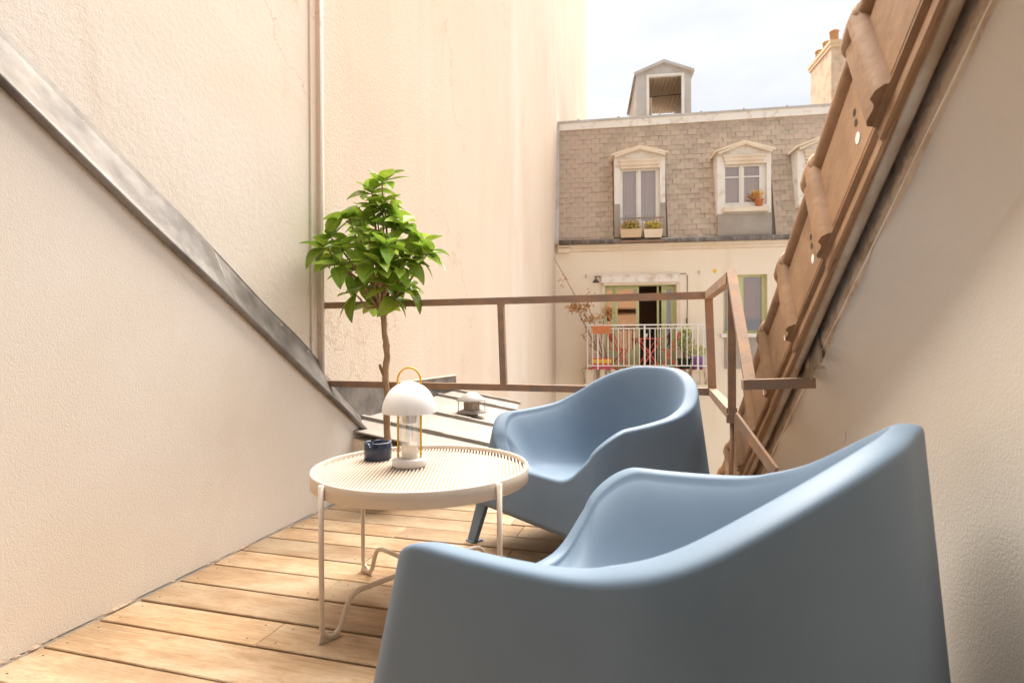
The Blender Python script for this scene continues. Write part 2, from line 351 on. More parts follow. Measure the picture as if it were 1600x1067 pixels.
# ------------------------------------------------------------------ deck: one board each
deck = bpy.data.objects.new('terrace_floor', None); col.objects.link(deck); tag(deck, kind='structure')
sub = MB(); sub.box((XL-.02,-.2,-.16),(.62,DECK_END,-.034)); sub.build('subfloor', M['slate_back'], deck)
seam_px = [(58.7,1008.4),(143.7,965.9),(216,935.7),(277.7,906.5),(328.5,879.5),(375.8,858.9),(411.7,838.4),None,(476.8,807.7)]
ys = [at_axis(p[0], p[1], 2, 0).y if p else None for p in seam_px]
ys[7] = (ys[6]+ys[8])/2
pitch = (ys[8]-ys[0])/8
while ys[0] > -.05: ys.insert(0, ys[0]-pitch)
while ys[-1] < DECK_END-.05: ys.append(ys[-1]+pitch)
joints = {}
for (px, py) in ((416,994),(506,925),(578,871),(627,830)):
    p = at_axis(px, py, 2, 0)
    for i in range(len(ys)-1):
        if ys[i] < p.y < ys[i+1]: joints.setdefault(i, []).append(p.x)
nails = []
for i in range(len(ys)-1):
    js = joints.get(i, [])
    xs = [XL+.004+rnd.uniform(0,.008)]+sorted(js)
    while xs[-1] < .15: 
        nx = xs[-1]+rnd.uniform(.75,1.35)
        xs.append(nx)
    xs[-1] = .56
    if len(xs) > 2 and xs[-1]-xs[-2] < .25: xs.pop(-2)
    gap = rnd.choice((.003,.004,.006))
    for a, b in zip(xs[:-1], xs[1:]):
        dz = rnd.uniform(-.0018,.0012); lx, ly = (b-a)/2-.0012, (ys[i+1]-ys[i])/2-gap
        p = MB(); p.bbox((-lx,-ly,-.026),(lx,ly,0), .0025)
        o = p.build('plank', M['wood'], deck, ((a+b)/2, (ys[i]+ys[i+1])/2, dz)); o.rotation_euler = (rnd.uniform(-.004,.004), 0, rnd.uniform(-.0008,.0008))
        for sx in (-1,1):
            for sy in (-.6,.6): nails.append(((a+b)/2+sx*(lx-.05), (ys[i]+ys[i+1])/2+sy*ly, dz))
nb = MB()
for (x,y,z) in nails: nb.lathe([(.0,.0012),(.0025,.0012),(.003,.0)], (x,y,z), 8)
tag(nb.build('screw_heads', M['brass'], deck), kind='stuff')

# ------------------------------------------------------------------ left: cheek wall, upper wall, tall gable
w = MB(); y0, y1 = -.4, 3.62
w.prism([(XL,y0,-.3),(XL,y1,-.3),(XL,y1,roofz(y1)),(XL,y0,roofz(y0))], (-.14,0,0))
tag(w.build('stucco_wall', M['stucco']), 'smooth cream stucco wall below the sloping grey metal flashing', 'wall')
# ragged joint where render meets the deck
rb = MB(); n = 420; vs = []
for i in range(n+1):
    y = -.3+(DECK_END+.3)*i/n; nq = noise.noise(Vector((y*7,3,1)))+.6*noise.noise(Vector((y*37,5,1))); a = .010*max(0,nq-.05); b = .001+.011*max(0,nq-.02)
    vs += [(XL,y,b+.004),(XL+a,y,.0012),(XL,y,.0005)]
rb.add(vs, [(3*i,3*i+1,3*i+4,3*i+3) for i in range(n)])
cw = [o for o in col.objects if o.name == 'stucco_wall'][0]
rb.build('plaster_edge', M['mortar'], cw)
w = MB(); yE = 2.83
w.box((XU-.5,-.6,-.6),(XU,yE,3.35))
uw = tag(w.build('stucco_wall', M['stucco_old']), 'rough old cream stucco wall above the sloping metal flashing', 'wall')
w = MB()
w.box((XU+.002,yE-.05,.3),(XU+.012,yE-.002,3.3)); w.build('corner_strip', M['stucco_old'], uw)
# tall gable: direction measured to the far building
GA = Vector((XU+.032, yE, 0)); GB = at_depth(868, 480, 14.0); GB.z = 0
gd = (GB-GA).normalized(); gn = Vector((gd.y, -gd.x, 0))
GC = GA+gd*22.5
w = MB(); w.prism([GA+Vector((0,0,-9.4)), GC+Vector((0,0,-9.4)), GC+Vector((0,0,18.5)), GA+Vector((0,0,3.6))], -gn*.6)
gw = tag(w.build('gable_wall', M['gable']), 'tall plain peach gable wall rising behind the potted tree', 'wall')
w = MB(); a = GA+gn*.006; w.tube([a+gd*.012+Vector((0,0,-1)), a+gd*.012+Vector((0,0,3.55))], .012, 8); w.build('corner_bead', M['stucco_old'], gw)

# flashing: overlapping metal sheets on the slope
fl = thing('roof_flashing', 'sloping weathered grey metal flashing strip between the two stucco walls', 'flashing', (XL, 1.2, roofz(1.2)))
base = Vector(fl.location)
def fl_up(y):        # height of the upper edge above the cheek wall line
    return .285+.012*noise.noise(Vector((y*2.3,0,5)))-.10*sstep(2.6,3.4,y)
def sheet(ya, yb, lift, segs=26):
    s = MB(); s.smooth = True; vs = []; nn = 7
    for i in range(segs+1):
        y = ya+(yb-ya)*i/segs; zt = fl_up(y)
        for j in range(nn+1):
            t = j/nn
            x = XL+.014+lift+(XU+.010-XL-.014)*t - .012*math.sin(math.pi*t)
            z = roofz(y)+.012+(zt-.012)*t+.006*noise.noise(Vector((y*4,t*2,1)))*math.sin(math.pi*t)+lift*.5
            vs.append(Vector((x,y,z))-base)
        vs[-1].x += .004
    s.add(vs, [(i*(nn+1)+j, i*(nn+1)+j+1, (i+1)*(nn+1)+j+1, (i+1)*(nn+1)+j) for i in range(segs) for j in range(nn)], True)
    o = s.build('metal_sheet', M['zinc'], fl)
    md = o.modifiers.new('thick', 'SOLIDIFY'); md.thickness = .003; md.offset = 0
    return o
sheet(-.4, 2.06, .004); sheet(2.03, 3.62, 0)
s = MB(); pts = [Vector((XL+.016,y,roofz(y)+.006+.003*math.sin(y*7)))-base for y in [-.4+4.02*i/40 for i in range(41)]]
s.tube(pts, .015, 10); s.build('rolled_edge', M['zinc'], fl)
s = MB(); pts = [Vector((XU+.012,y,roofz(y)+fl_up(y)))-base for y in [-.4+4.0*i/60 for i in range(61)]]
s.tube(pts, .006, 6); s.build('sealant_line', M['zinc'], fl)
for y in (.55,1.02,1.48,1.75,2.05,2.5,2.72,2.95):
    s = MB(); p = Vector((XU+.024,y,roofz(y)+fl_up(y)-.030)); s.lathe([(0,.006),(.006,.005),(.009,0)], (0,0,0), 10)
    o = s.build('screw', M['galv'], fl, p-base); o.rotation_euler = (0, R(50), 0)

# ------------------------------------------------------------------ unseen house behind the camera, doorway widened to darken the near armchair
hw = thing('house_wall', 'cream rendered house wall with wide doorway behind the terrace', 'wall', (-.6,-.55,0))
w = MB(); X0, X1 = XL-.9, 2.6
for (a, b, c, d) in ((X0,-1.72,-1,2.6),(.50,X1,-1,2.6),(-1.72,.50,2.3,2.6),(-1.72,.50,-1,-.02)):
    w.box((a+.6,0,c),(b+.6,-.3,d))
w.build('wall', M['stucco'], hw)
w = MB(); w.box((-1.2,-.3,-.06),(1.2,-3.6,-.01)); w.build('room_floor', M['unlit_room'], hw)
w = MB()
w.box((-1.25,-.3,-.05),(-1.2,-3.6,2.4)); w.box((1.2,-.3,-.05),(1.25,-3.6,2.4)); w.box((-1.2,-3.6,-.05),(1.25,-3.65,2.4)); w.box((-1.2,-.3,2.4),(1.25,-3.65,2.45))
w.build('room_wall', M['unlit_room'], hw)
w = MB()
for a, b in (((-1.12,-.05,0),(-1.06,-.12,2.3)),((1.05,-.05,0),(1.10,-.12,2.3)),((-1.06,-.05,2.24),(1.05,-.12,2.3))): w.box(a, b)
w.build('door_frame', M['white'], hw)
w = MB(); w.hexa([(-1.3,1.05,2.34),(3.2,1.05,2.34),(3.2,-6,6.6),(-1.3,-6,6.6),(-1.3,1.05,2.42),(3.2,1.05,2.42),(3.2,-6,6.68),(-1.3,-6,6.68)]); w.build('roof', M['tile'], hw)  # deep unseen eave, added to shade the near armchair's outer side

# ------------------------------------------------------------------ right wall and tiled verge
def rw(a, y, z): return WR+ex*a+ey*(y-1.0)+Vector((0,0,z))
VP = ray(1013, 1100); sl = -VP.z/math.hypot(VP.x, VP.y)          # slope of the verge
P0 = at_depth(1350, 28, 1.06)                                     # outer edge of the verge
def vz(y): return P0.z-sl*(y-P0.y)
vdir = Vector((ey.x, ey.y, -sl)).normalized()
w = MB(); ya, yb = -.6, 3.65
top = lambda y: vz(y)-.035
w.prism([rw(0,ya,-.4), rw(0,yb,-.4), rw(0,yb,top(yb)), rw(0,ya,top(ya))], ex*.22)
rwall = tag(w.build('stucco_wall', M['stucco']), 'cream stucco wall under the row of brown roof tiles', 'wall')
# hollow with broken metal plate
wn = -ex
def onw(px, py, off=0.0): return on_plane(px, py, WR-ex*off, wn)
s = MB(); s.prism([onw(x,y,.002) for x,y in ((1306,653),(1312,649),(1320,651),(1321,690),(1316,694),(1308,690))], ex*.001)
s.build('plaster_patch', M['stucco'], rwall)
vg = thing('tiled_roof_edge', 'overhanging row of brown clay roof tiles on the sloping eave', 'roof', P0)
wdn = vdir.cross(ex).normalized()                 # down the flange, square to the slope
if wdn.z > 0: wdn = -wdn
fo = -ex                                          # the flange looks into the terrace
def tm():      # one verge tile: u down the slope, w down the flange, n out towards the terrace
    Lg, Wd = .392, .275
    s = MB()
    def blk(u0,u1,w0,w1,n0,n1,ch=.004):
        s.hexa([(u0,w0,n0),(u1,w0,n0),(u1,w1,n0),(u0,w1,n0),(u0+ch,w0+ch,n1),(u1-ch,w0+ch,n1),(u1-ch,w1-ch,n1),(u0+ch,w1-ch,n1)])
    blk(0,Lg,.0,Wd,-.020,0)                                  # flange
    blk(.0,Lg-.06,.052,.222,-.001,.005)                      # flat panel
    blk(.0,Lg,.230,.242,-.001,.010); blk(.0,Lg,.250,Wd,-.001,.004)
    blk(0,Lg,-.012,.02,-.20,-.02)                            # top of the tile, running back over the wall
    s.tube([(0,.020,-.012),(.1,.020,-.012),(Lg,.020,-.012)], .028, 18)      # rounded outer edge
    s.tube([(Lg-.085,.018,-.010),(Lg-.080,.018,-.010),(Lg-.05,.018,-.010),(Lg-.010,.018,-.010),(Lg,.018,-.010)], [.029,.034,.037,.036,.032], 18)
    prof = [(-.088,0),(-.084,.016),(-.074,.026),(-.058,.029),(-.046,.020),(-.038,.018),(-.014,.021),(-.003,.017),(0,0)]
    w0, w1 = .020, .236
    vs = [(Lg+u, w0, nn) for u, nn in prof]+[(Lg+u, w1, nn) for u, nn in prof]; k = len(prof)
    s.add(vs, [(i,i+1,k+i+1,k+i) for i in range(k-1)], True); s.add([vs[i] for i in range(k)], [tuple(range(k))], False); s.add([vs[k+i] for i in range(k)], [tuple(range(k))], False)
    s.mi = 1
    for (u, w_) in ((.100,.120),(.105,.143)): s.disc((u,w_,.0058), .0075, (0,0,1), 14)
    s.mi = 2
    s.disc((.113,.176,.0058), .0115, (0,0,1), 16)
    s.mi = 0
    return s
tile_me = tm().mesh('roof_tile', [M['tile'], M['tile_dark'], M['tile_plug']])
B3 = Matrix(((vdir.x, wdn.x, fo.x),(vdir.y, wdn.y, fo.y),(vdir.z, wdn.z, fo.z)))
flip = B3.determinant() < 0
if flip:
    for v in tile_me.vertices: v.co.x = .392-v.co.x          # keep a right handed frame: mirror along u
    tile_me.flip_normals()
    B3 = Matrix(((-vdir.x, wdn.x, fo.x),(-vdir.y, wdn.y, fo.y),(-vdir.z, wdn.z, fo.z)))
gauge = .352
for k in range(-4, 8):
    o = link('roof_tile', tile_me, vg)
    o.rotation_mode = 'QUATERNION'; o.rotation_quaternion = (B3 @ Matrix.Rotation((1 if flip else -1)*(.020+rnd.uniform(-.004,.004)), 3, 'Y')).to_quaternion()
    st = gauge*k - .352+.012+rnd.uniform(-.004,.004)
    o.location = vdir*(st+(.392 if flip else 0)) + fo*(rnd.uniform(-.003,.003)+(.008 if flip else 0))
bo = wdn*.268-fo*.016
s = MB(); s.tube([bo+vdir*t for t in [-2+.25*i for i in range(21)]], [.012+.001*math.sin(i*1.7) for i in range(21)], 8); s.build('metal_edge', M['galv'], vg)
dw = (WR-P0).dot(ex)
s = MB(); n = 160; vs = []
for i in range(n+1):
    t = -2+5*i/n; q = .006*noise.noise(Vector((t*9,1,1)))+.003*noise.noise(Vector((t*31,1,1))); q2 = .010*noise.noise(Vector((t*5,7,1)))
    vs += [wdn*.20-fo*.050+vdir*t, wdn*(.282+q)-fo*.044+vdir*t, wdn*(.300+q2)-fo*(.052+q)+vdir*t]
s.add(vs, [(3*i+j,3*i+j+1,3*i+j+4,3*i+j+3) for i in range(n) for j in range(2)], True); s.build('mortar_fillet', M['mortar'], vg)
s = MB(); vs = []; K = 8
for i in range(n+1):
    t = -2+5*i/n
    for k in range(K+1):
        a_ = math.pi/2*k/K; vs.append(wdn*(.292+.20*(1-math.cos(a_)))-fo*(.046+(dw-.040)*math.sin(a_))+vdir*t)
s.add(vs, [(i*(K+1)+j,i*(K+1)+j+1,(i+1)*(K+1)+j+1,(i+1)*(K+1)+j) for i in range(n) for j in range(K)], True); s.build('plaster_cove', M['stucco'], vg)
s = MB(); a = -fo*.205+wdn*.004; b = -fo*2.6+wdn*.004
s.hexa([a-vdir*2, b-vdir*2, b+vdir*3, a+vdir*3, a-vdir*2-wdn*.04, b-vdir*2-wdn*.04, b+vdir*3-wdn*.04, a+vdir*3-wdn*.04]); s.build('roof_slope', M['tile'], vg)

# ------------------------------------------------------------------ guard railing
yr = at_axis(498, 477.6, 0, XU).y
gr = thing('guard_railing', 'rusty brown iron guard rail at the far end of the deck', 'railing', (XL, yr, 0))
gb = Vector(gr.location)
def rl(name, a, b, w_=.034, h_=.034, up=(0,0,1), mt='rust'):
    s = MB(); s.bar(Vector(a)-gb, Vector(b)-gb, w_, h_, up); return s.build(name, M[mt], gr)
tA, tB = at_axis(498,478,1,yr), at_axis(1107,461.5,1,yr)
lA, lB = at_axis(511,599,1,yr), at_axis(1113,612,1,yr)
rl('top_rail', tA-Vector((.03,0,0)), tB); rl('lower_rail', lA-Vector((.12,0,0)), lB)
rl('post', at_axis(782.5,471,1,yr), at_axis(787.5,606,1,yr), .032, .030, (0,1,0))
rl('post', tB+Vector((0,.001,-.0)), lB, .036, .034, (0,1,0))
xz = (tB.z+tA.z)/2
nA = at_axis(1142,434,2,tB.z); nB = at_axis(1141,641,2,lB.z); nB.x = (nA.x+nB.x)/2; nB.y = nA.y
nA.x = nB.x
rl('top_rail', tB, nA); rl('lower_rail', lB, nB); rl('post', nA+Vector((0,0,.017)), nB-Vector((0,0,.02)), .025, .025, (0,1,0))
el = at_axis(1172,601,1,1.72)
rl('slanting_bar', nA+Vector((.0,-.004,.016)), el, .030, .026, (0,1,0))
rl('wall_bar', el+Vector((-.02,0,0)), at_axis(1272,598,1,1.74), .028, .028)
br = on_plane(1212, 738, P0-ex*.03, ex)
rl('brace', nB+Vector((.01,-.015,-.01)), br, .010, .036, (0,0,1))
bp = [(1250,548),(1262,522),(1276,517),(1280,545),(1281,566),(1270,575),(1264,600),(1252,598),(1247,570)]
pl_ = at_axis(1264,590,1,1.735)
s = MB(); s.prism([on_plane(x,y,pl_,ex)-gb for x,y in bp], ex*.006); s.build('bracket_plate', M['galv'], gr)
s = MB(); q_ = pl_-gb; s.bar(q_+Vector((.0,0,.05)), q_+Vector(((WR-pl_).dot(ex)+.03,.02,.05)), .05, .05); s.build('bracket_arm', M['mortar'], gr)
s = MB(); a = nB-gb; s.tube([a-Vector((0,0,.02)), a-Vector((0,0,.12)), a-Vector((.004,0,.24))], .007, 8); s.build('stub', M['rust'], gr)
s = MB(); a = nB-gb-Vector((0,0,.01)); s.box(a-Vector((.017,.017,.022)), a+Vector((.017,.017,.008))); s.build('weld', M['rust'], gr)

# ------------------------------------------------------------------ zinc roof beyond the rail
zr = thing('zinc_roof', 'low pale zinc roof with batten seams against the peach gable', 'roof', (-1.9,3.4,.3))
zb = Vector(zr.location)
def zp(y, t): # t metres out from the gable along its normal
    q = GA+gd*((y-GA.y)/gd.y)+gn*t; return Vector((q.x, q.y, .40-.18*t))
edges = [2.95,3.30,3.95,4.82,5.30]
for a, b in zip(edges[:-1], edges[1:]):
    s = MB(); d = Vector((0,0,-.01)); la = .92-.12*(a-3.3) ; lb = .92-.12*(b-3.3)
    s.hexa([zp(a,0)+d-zb, zp(a,la)+d-zb, zp(b,lb)+d-zb, zp(b,0)+d-zb, zp(a,0)-zb, zp(a,la)-zb, zp(b,lb)-zb, zp(b,0)-zb]); s.build('zinc_sheet', M['zinc_roof'], zr)
for a in edges[1:]:
    s = MB(); la = .93-.12*(a-3.3)
    s.bar(zp(a,.02)+Vector((0,0,.010))-zb, zp(a,la)+Vector((0,0,.010))-zb, .042, .024); o = s.build('batten_seam', M['zinc_roof'], zr)
    s = MB(); s.bar(zp(a,.45)+Vector((0,0,.0115))-zb, zp(a,.56)+Vector((0,0,.0115))-zb, .048, .029); s.build('seam_joint', M['zinc_roof'], o)
s = MB(); d = Vector((0,0,-9)); s.prism([zp(5.30,0)-zb-Vector((0,0,.05)), zp(5.30,.68)-zb-Vector((0,0,.05)), zp(2.95,.96)-zb-Vector((0,0,.05)), zp(2.95,0)-zb-Vector((0,0,.05))], d); s.build('wall', M['facade'], zr)
# upstand flashing on the gable
f1 = [on_plane(x,y,GA+gn*.012,gn) for x,y in ((508,606),(530,603),(625,597),(711,586),(712,603),(715,622))]
bot = [zp(f1[5].y, .012), zp(f1[0].y+.05,.012)]
s = MB(); s.prism([p-zb for p in f1[:6]]+[p-zb-Vector((0,0,.01)) for p in bot], gn*.008); s.build('wall_flashing', M['zinc'], zr)
s = MB(); s.tube([p-zb+gn*.006 for p in f1[1:4]], .008, 6); s.build('flashing_edge', M['cornice'], zr)

# cowl vent
vb_ = on_plane(737, 650, zp(4.35,0), Vector((gn.x*.18, gn.y*.18, 1)))
vt = thing('roof_vent', 'small round metal vent cowl with conical cap on the zinc roof', 'vent', vb_)
s = MB(); s.lathe([(.0,.0),(.05,.0),(.052,.04),(.115,.028),(.118,.034),(.060,.056),(.0,.056)], n=28); s.build('base_disc', M['zinc_roof'], vt)
s = MB(); s.lathe([(.0,.05),(.056,.05),(.056,.125),(.0,.125)], n=24)
for j in range(16):
    a = j*math.pi/8; s.bar((.058*math.cos(a),.058*math.sin(a),.055),(.058*math.cos(a),.058*math.sin(a),.122),.006,.006)
s.build('grille', M['slate'], vt)
s = MB(); s.lathe([(.118,.122),(.119,.128),(.03,.185),(.0,.188)], n=28); s.lathe([(.118,.122),(.0,.124)], n=28); s.build('cap', M['zinc_far'], vt)
for j in range(4):
    a = j*math.pi/2+.5; s = MB(); s.tube([(.104*math.cos(a),.104*math.sin(a),.03),(.104*math.cos(a),.104*math.sin(a),.13)], .003, 6); s.build('rod', M['galv'], vt)

# ------------------------------------------------------------------ far building across the courtyard
BO = at_depth(868, 531, 14.0); BO.z = 0
BANG = R(8.6)
bx_ = Vector((math.cos(BANG), math.sin(BANG), 0)); by_ = Vector((-math.sin(BANG), math.cos(BANG), 0))
def fl_(px, py, d=0.0, lean=0.0, z0=0.0):     # photo pixel -> building coordinates on the plane y = d + lean*(z-z0)
    n = by_-Vector((0,0,lean)); p = on_plane(px, py, BO+by_*d+Vector((0,0,z0)), n)-BO
    return Vector((p.dot(bx_), p.dot(by_), p.z))
bld = thing('apartment_building', 'cream apartment building with slate mansard roof across the courtyard', 'building', BO, BANG)
def rect(px0, py0, px1, py1, d=0.0):
    a = fl_(px0, (py0+py1)/2, d); b = fl_(px1, (py0+py1)/2, d); xm = (px0+px1)/2
    return a.x, b.x, fl_(xm, py1, d).z, fl_(xm, py0, d).z
ZG = fl_(1050, 377).z
DO = rect(945,443,1057,577); WI = rect(1130,429,1199,521)
def wall_holes(s, x0, x1, z0, z1, holes, y0, y1):
    xs = sorted({x0,x1,*[h[0] for h in holes],*[h[1] for h in holes]}); zs = sorted({z0,z1,*[h[2] for h in holes],*[h[3] for h in holes]})
    keep = {}
    for i in range(len(xs)-1):
        j = 0
        while j < len(zs)-1:
            cx, cz = (xs[i]+xs[i+1])/2, (zs[j]+zs[j+1])/2
            if any(h[0] < cx < h[1] and h[2] < cz < h[3] for h in holes): j += 1; continue
            k = j
            while k < len(zs)-1 and not any(h[0] < cx < h[1] and h[2] < (zs[k]+zs[k+1])/2 < h[3] for h in holes): k += 1
            s.box((xs[i],y0,zs[j]),(xs[i+1],y1,zs[k])); j = k
BXR = 11.0
s = MB(); wall_holes(s, -.3, BXR, -9.4, ZG, [DO, WI], 0, .35); s.build('wall', M['facade'], bld)
s = MB(); s.box((-.3,.36,-.1+DO[2]),(BXR,5,DO[2]-.02)); s.build('floor_slab', M['unlit_room'], bld)
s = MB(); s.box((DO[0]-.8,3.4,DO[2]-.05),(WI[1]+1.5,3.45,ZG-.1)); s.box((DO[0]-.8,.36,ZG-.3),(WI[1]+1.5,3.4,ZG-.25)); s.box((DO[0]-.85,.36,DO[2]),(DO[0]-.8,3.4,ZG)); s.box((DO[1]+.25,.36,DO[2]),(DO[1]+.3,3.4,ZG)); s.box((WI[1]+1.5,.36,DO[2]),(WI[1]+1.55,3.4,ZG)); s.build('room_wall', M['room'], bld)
s = MB(); s.box((-.3,4.9,-9.4),(BXR,5.2,ZG)); s.box((-.3,.36,-9.4),(-.25,4.9,ZG)); s.box((BXR-.05,.36,-9.4),(BXR,4.9,ZG)); s.build('rear_wall', M['facade'], bld)
# cornice and gutter
c0, c1 = fl_(872,394).z, fl_(872,384).z
s = MB(); x0 = fl_(872,388).x
prof = [(0,c0-.02),(-.05,c0),(-.05,c0+.05),(-.12,c0+.09),(-.14,c1-.02),(-.14,c1+.03),(0,c1+.03)]
s.prism([(x0,y,z) for y,z in prof], (BXR-x0,0,0)); s.build('cornice', M['cornice'], bld)
s = MB(); s.box((x0,-.16,c0-.04),(x0+.28,0.0,c0+.06)); s.build('cornice_block', M['cornice'], bld)
s = MB(); s.tube([(x0+.03,-.17,ZG+.005),(x0+2,-.17,ZG+.0),(BXR,-.17,ZG)], .062, 14); gut = s.build('gutter', M['zinc'], bld)
for i in range(22):
    s = MB(); xx = x0+.3+i*.42; s.tube([(xx+.072*0, -.17+.068*math.cos(a), ZG+.068*math.sin(a)) for a in [math.pi*(.9+.13*j) for j in range(9)]], .008, 5); s.build('bracket', M['galv'], gut)
# mansard: leaning slate wall
LEAN = .22
def mz(px, py, off=0.0): return fl_(px, py, off-.02, LEAN, ZG)
rA, rB = mz(872,200), mz(1300,172)
def ridge(x): return rA.z+(rB.z-rA.z)*(x-rA.x)/(rB.x-rA.x)
def my(z): return -.02+LEAN*(z-ZG)
mans = MB(); xe = BXR
mans.hexa([(x0,my(ZG)+.03,ZG),(xe,my(ZG)+.03,ZG),(xe,5,ZG),(x0,5,ZG),(x0,my(ridge(x0))+.03,ridge(x0)),(xe,my(ridge(xe))+.03,ridge(xe)),(xe,4.3,ridge(xe)+.5),(x0,4.3,ridge(x0)+.5)])
roof = mans.build('roof', M['slate_back'], bld)
# openings that the slates leave free
W1 = (mz(958,300).x, mz(1041,300).x, -9, fl_(1000,236).z); W2 = (mz(1119,300).x, mz(1207,300).x, -9, fl_(1165,228).z); W3 = (mz(1246,300).x, mz(1330,300).x, fl_(1280,320).z, fl_(1280,225).z)
sw, sh = .205, .128
pos = []; nrow = int((ridge(xe)-ZG)/sh)+1
def free(z0, z1):                                   # x intervals of a course not covered by dormers
    zc = (z0+z1)/2; iv = [(x0, xe)]
    for W in (W1,W2,W3):
        if not (W[2] < zc < W[3]): continue
        half = (W[1]-W[0])/2; xm = (W[0]+W[1])/2; k = min(1, max(0, (W[3]-zc)/.17)); cut = (xm-half*k, xm+half*k)
        iv = [q for (a, b) in iv for q in ((a, min(b, cut[0])), (max(a, cut[1]), b)) if q[1]-q[0] > .02]
    return iv
for r_ in range(nrow):
    z = ZG+.02+r_*sh
    for (a, b) in free(z, z+sh):
        c_ = math.floor((a-x0)/sw)-1
        while True:
            l = x0+(r_ % 2)*sw/2+c_*sw; c_ += 1
            if l >= b: break
            l2, r2 = max(l, a), min(l+sw, b)
            if r2-l2 < .03: continue
            xx = (l2+r2)/2
            if z+.05 > ridge(xx): continue
            pos.append((xx, z, r2-l2))
vis = sorted([p for p in pos if p[0] < fl_(1255,300).x], key=lambda p: (p[2] < sw-.01, -p[0])); solo = set(vis[:300])
def slate_block(s, w_, dx):
    ww, hh, th = w_/2-.003, sh+.03, .009
    s.hexa([(-ww,-th-.006,-.0),(ww,-th-.006,dx),(ww,-.006,dx),(-ww,-.006,0),(-ww,-th,hh),(ww,-th,hh),(ww,0,hh),(-ww,0,hh)])
sm_ = []
for k in range(6):
    s = MB(); slate_block(s, sw, rnd.uniform(-.008,.008)); sm_.append(s.mesh('slate', M['slate']))
rest = MB()
for (xx, z, w_) in pos:
    jx, jz = rnd.uniform(-.003,.003), rnd.uniform(-.006,.006)
    if (xx, z, w_) in solo:
        o = link('slate', rnd.choice(sm_), roof, (xx+jx, my(z)+.012+rnd.uniform(-.006,.004), z+jz)); o.rotation_euler = (-math.atan(LEAN), 0, rnd.uniform(-.02,.02))
    else:
        b = MB(); slate_block(b, w_, rnd.uniform(-.008,.008)); Mr = Matrix.Translation((xx+jx*.3, my(z)+.012+rnd.uniform(-.006,.004), z+jz)) @ Matrix.Rotation(-math.atan(LEAN), 4, 'X')
        rest.add([Mr @ Vector(v) for v in b.v], b.f, False)
tag(rest.build('slates', M['slate'], roof), kind='stuff')
# ridge flashing
s = MB()
for (a, b, t0, t1, dy) in ((x0-.05, xe, -.02, .13, -.05),):
    s.hexa([(a,my(ridge(a))-.06,ridge(a)-.10),(b,my(ridge(b))-.06,ridge(b)-.10),(b,my(ridge(b))+.1,ridge(b)-.10),(a,my(ridge(a))+.1,ridge(a)-.10),
            (a,my(ridge(a))-.035,ridge(a)+.12),(b,my(ridge(b))-.035,ridge(b)+.12),(b,my(ridge(b))+.25,ridge(b)+.14),(a,my(ridge(a))+.25,ridge(a)+.14)])
rf = s.build('ridge_flashing', M['oldwhite'], roof)
s = MB(); s.bar((x0-.05,my(ridge(x0))-.035,ridge(x0)+.11),(xe,my(ridge(xe))-.035,ridge(xe)+.11),.06,.05); s.build('ridge_roll', M['zinc_far'], roof)
for i in range(9):
    xx = x0+.5+i*1.0; s = MB(); s.bar((xx,my(ridge(xx))-.075,ridge(xx)+.13),(xx,my(ridge(xx))+.5,ridge(xx)+.19),.05,.06); s.build('seam', M['zinc_far'], roof)
# side strip against the gable
s = MB(); q = mz(866,375).x; s.hexa([(q-.02,my(ZG)-.10,ZG-.02),(x0+.02,my(ZG)-.10,ZG-.02),(x0+.02,my(ZG)+.1,ZG-.02),(q-.02,my(ZG)+.1,ZG-.02),(q-.02,my(ridge(0))-.10,ridge(0)+.1),(x0+.02,my(ridge(0))-.10,ridge(0)+.1),(x0+.02,my(ridge(0))+.1,ridge(0)+.1),(q-.02,my(ridge(0))+.1,ridge(0)+.1)])
s.build('side_flashing', M['zinc_far'], roof)

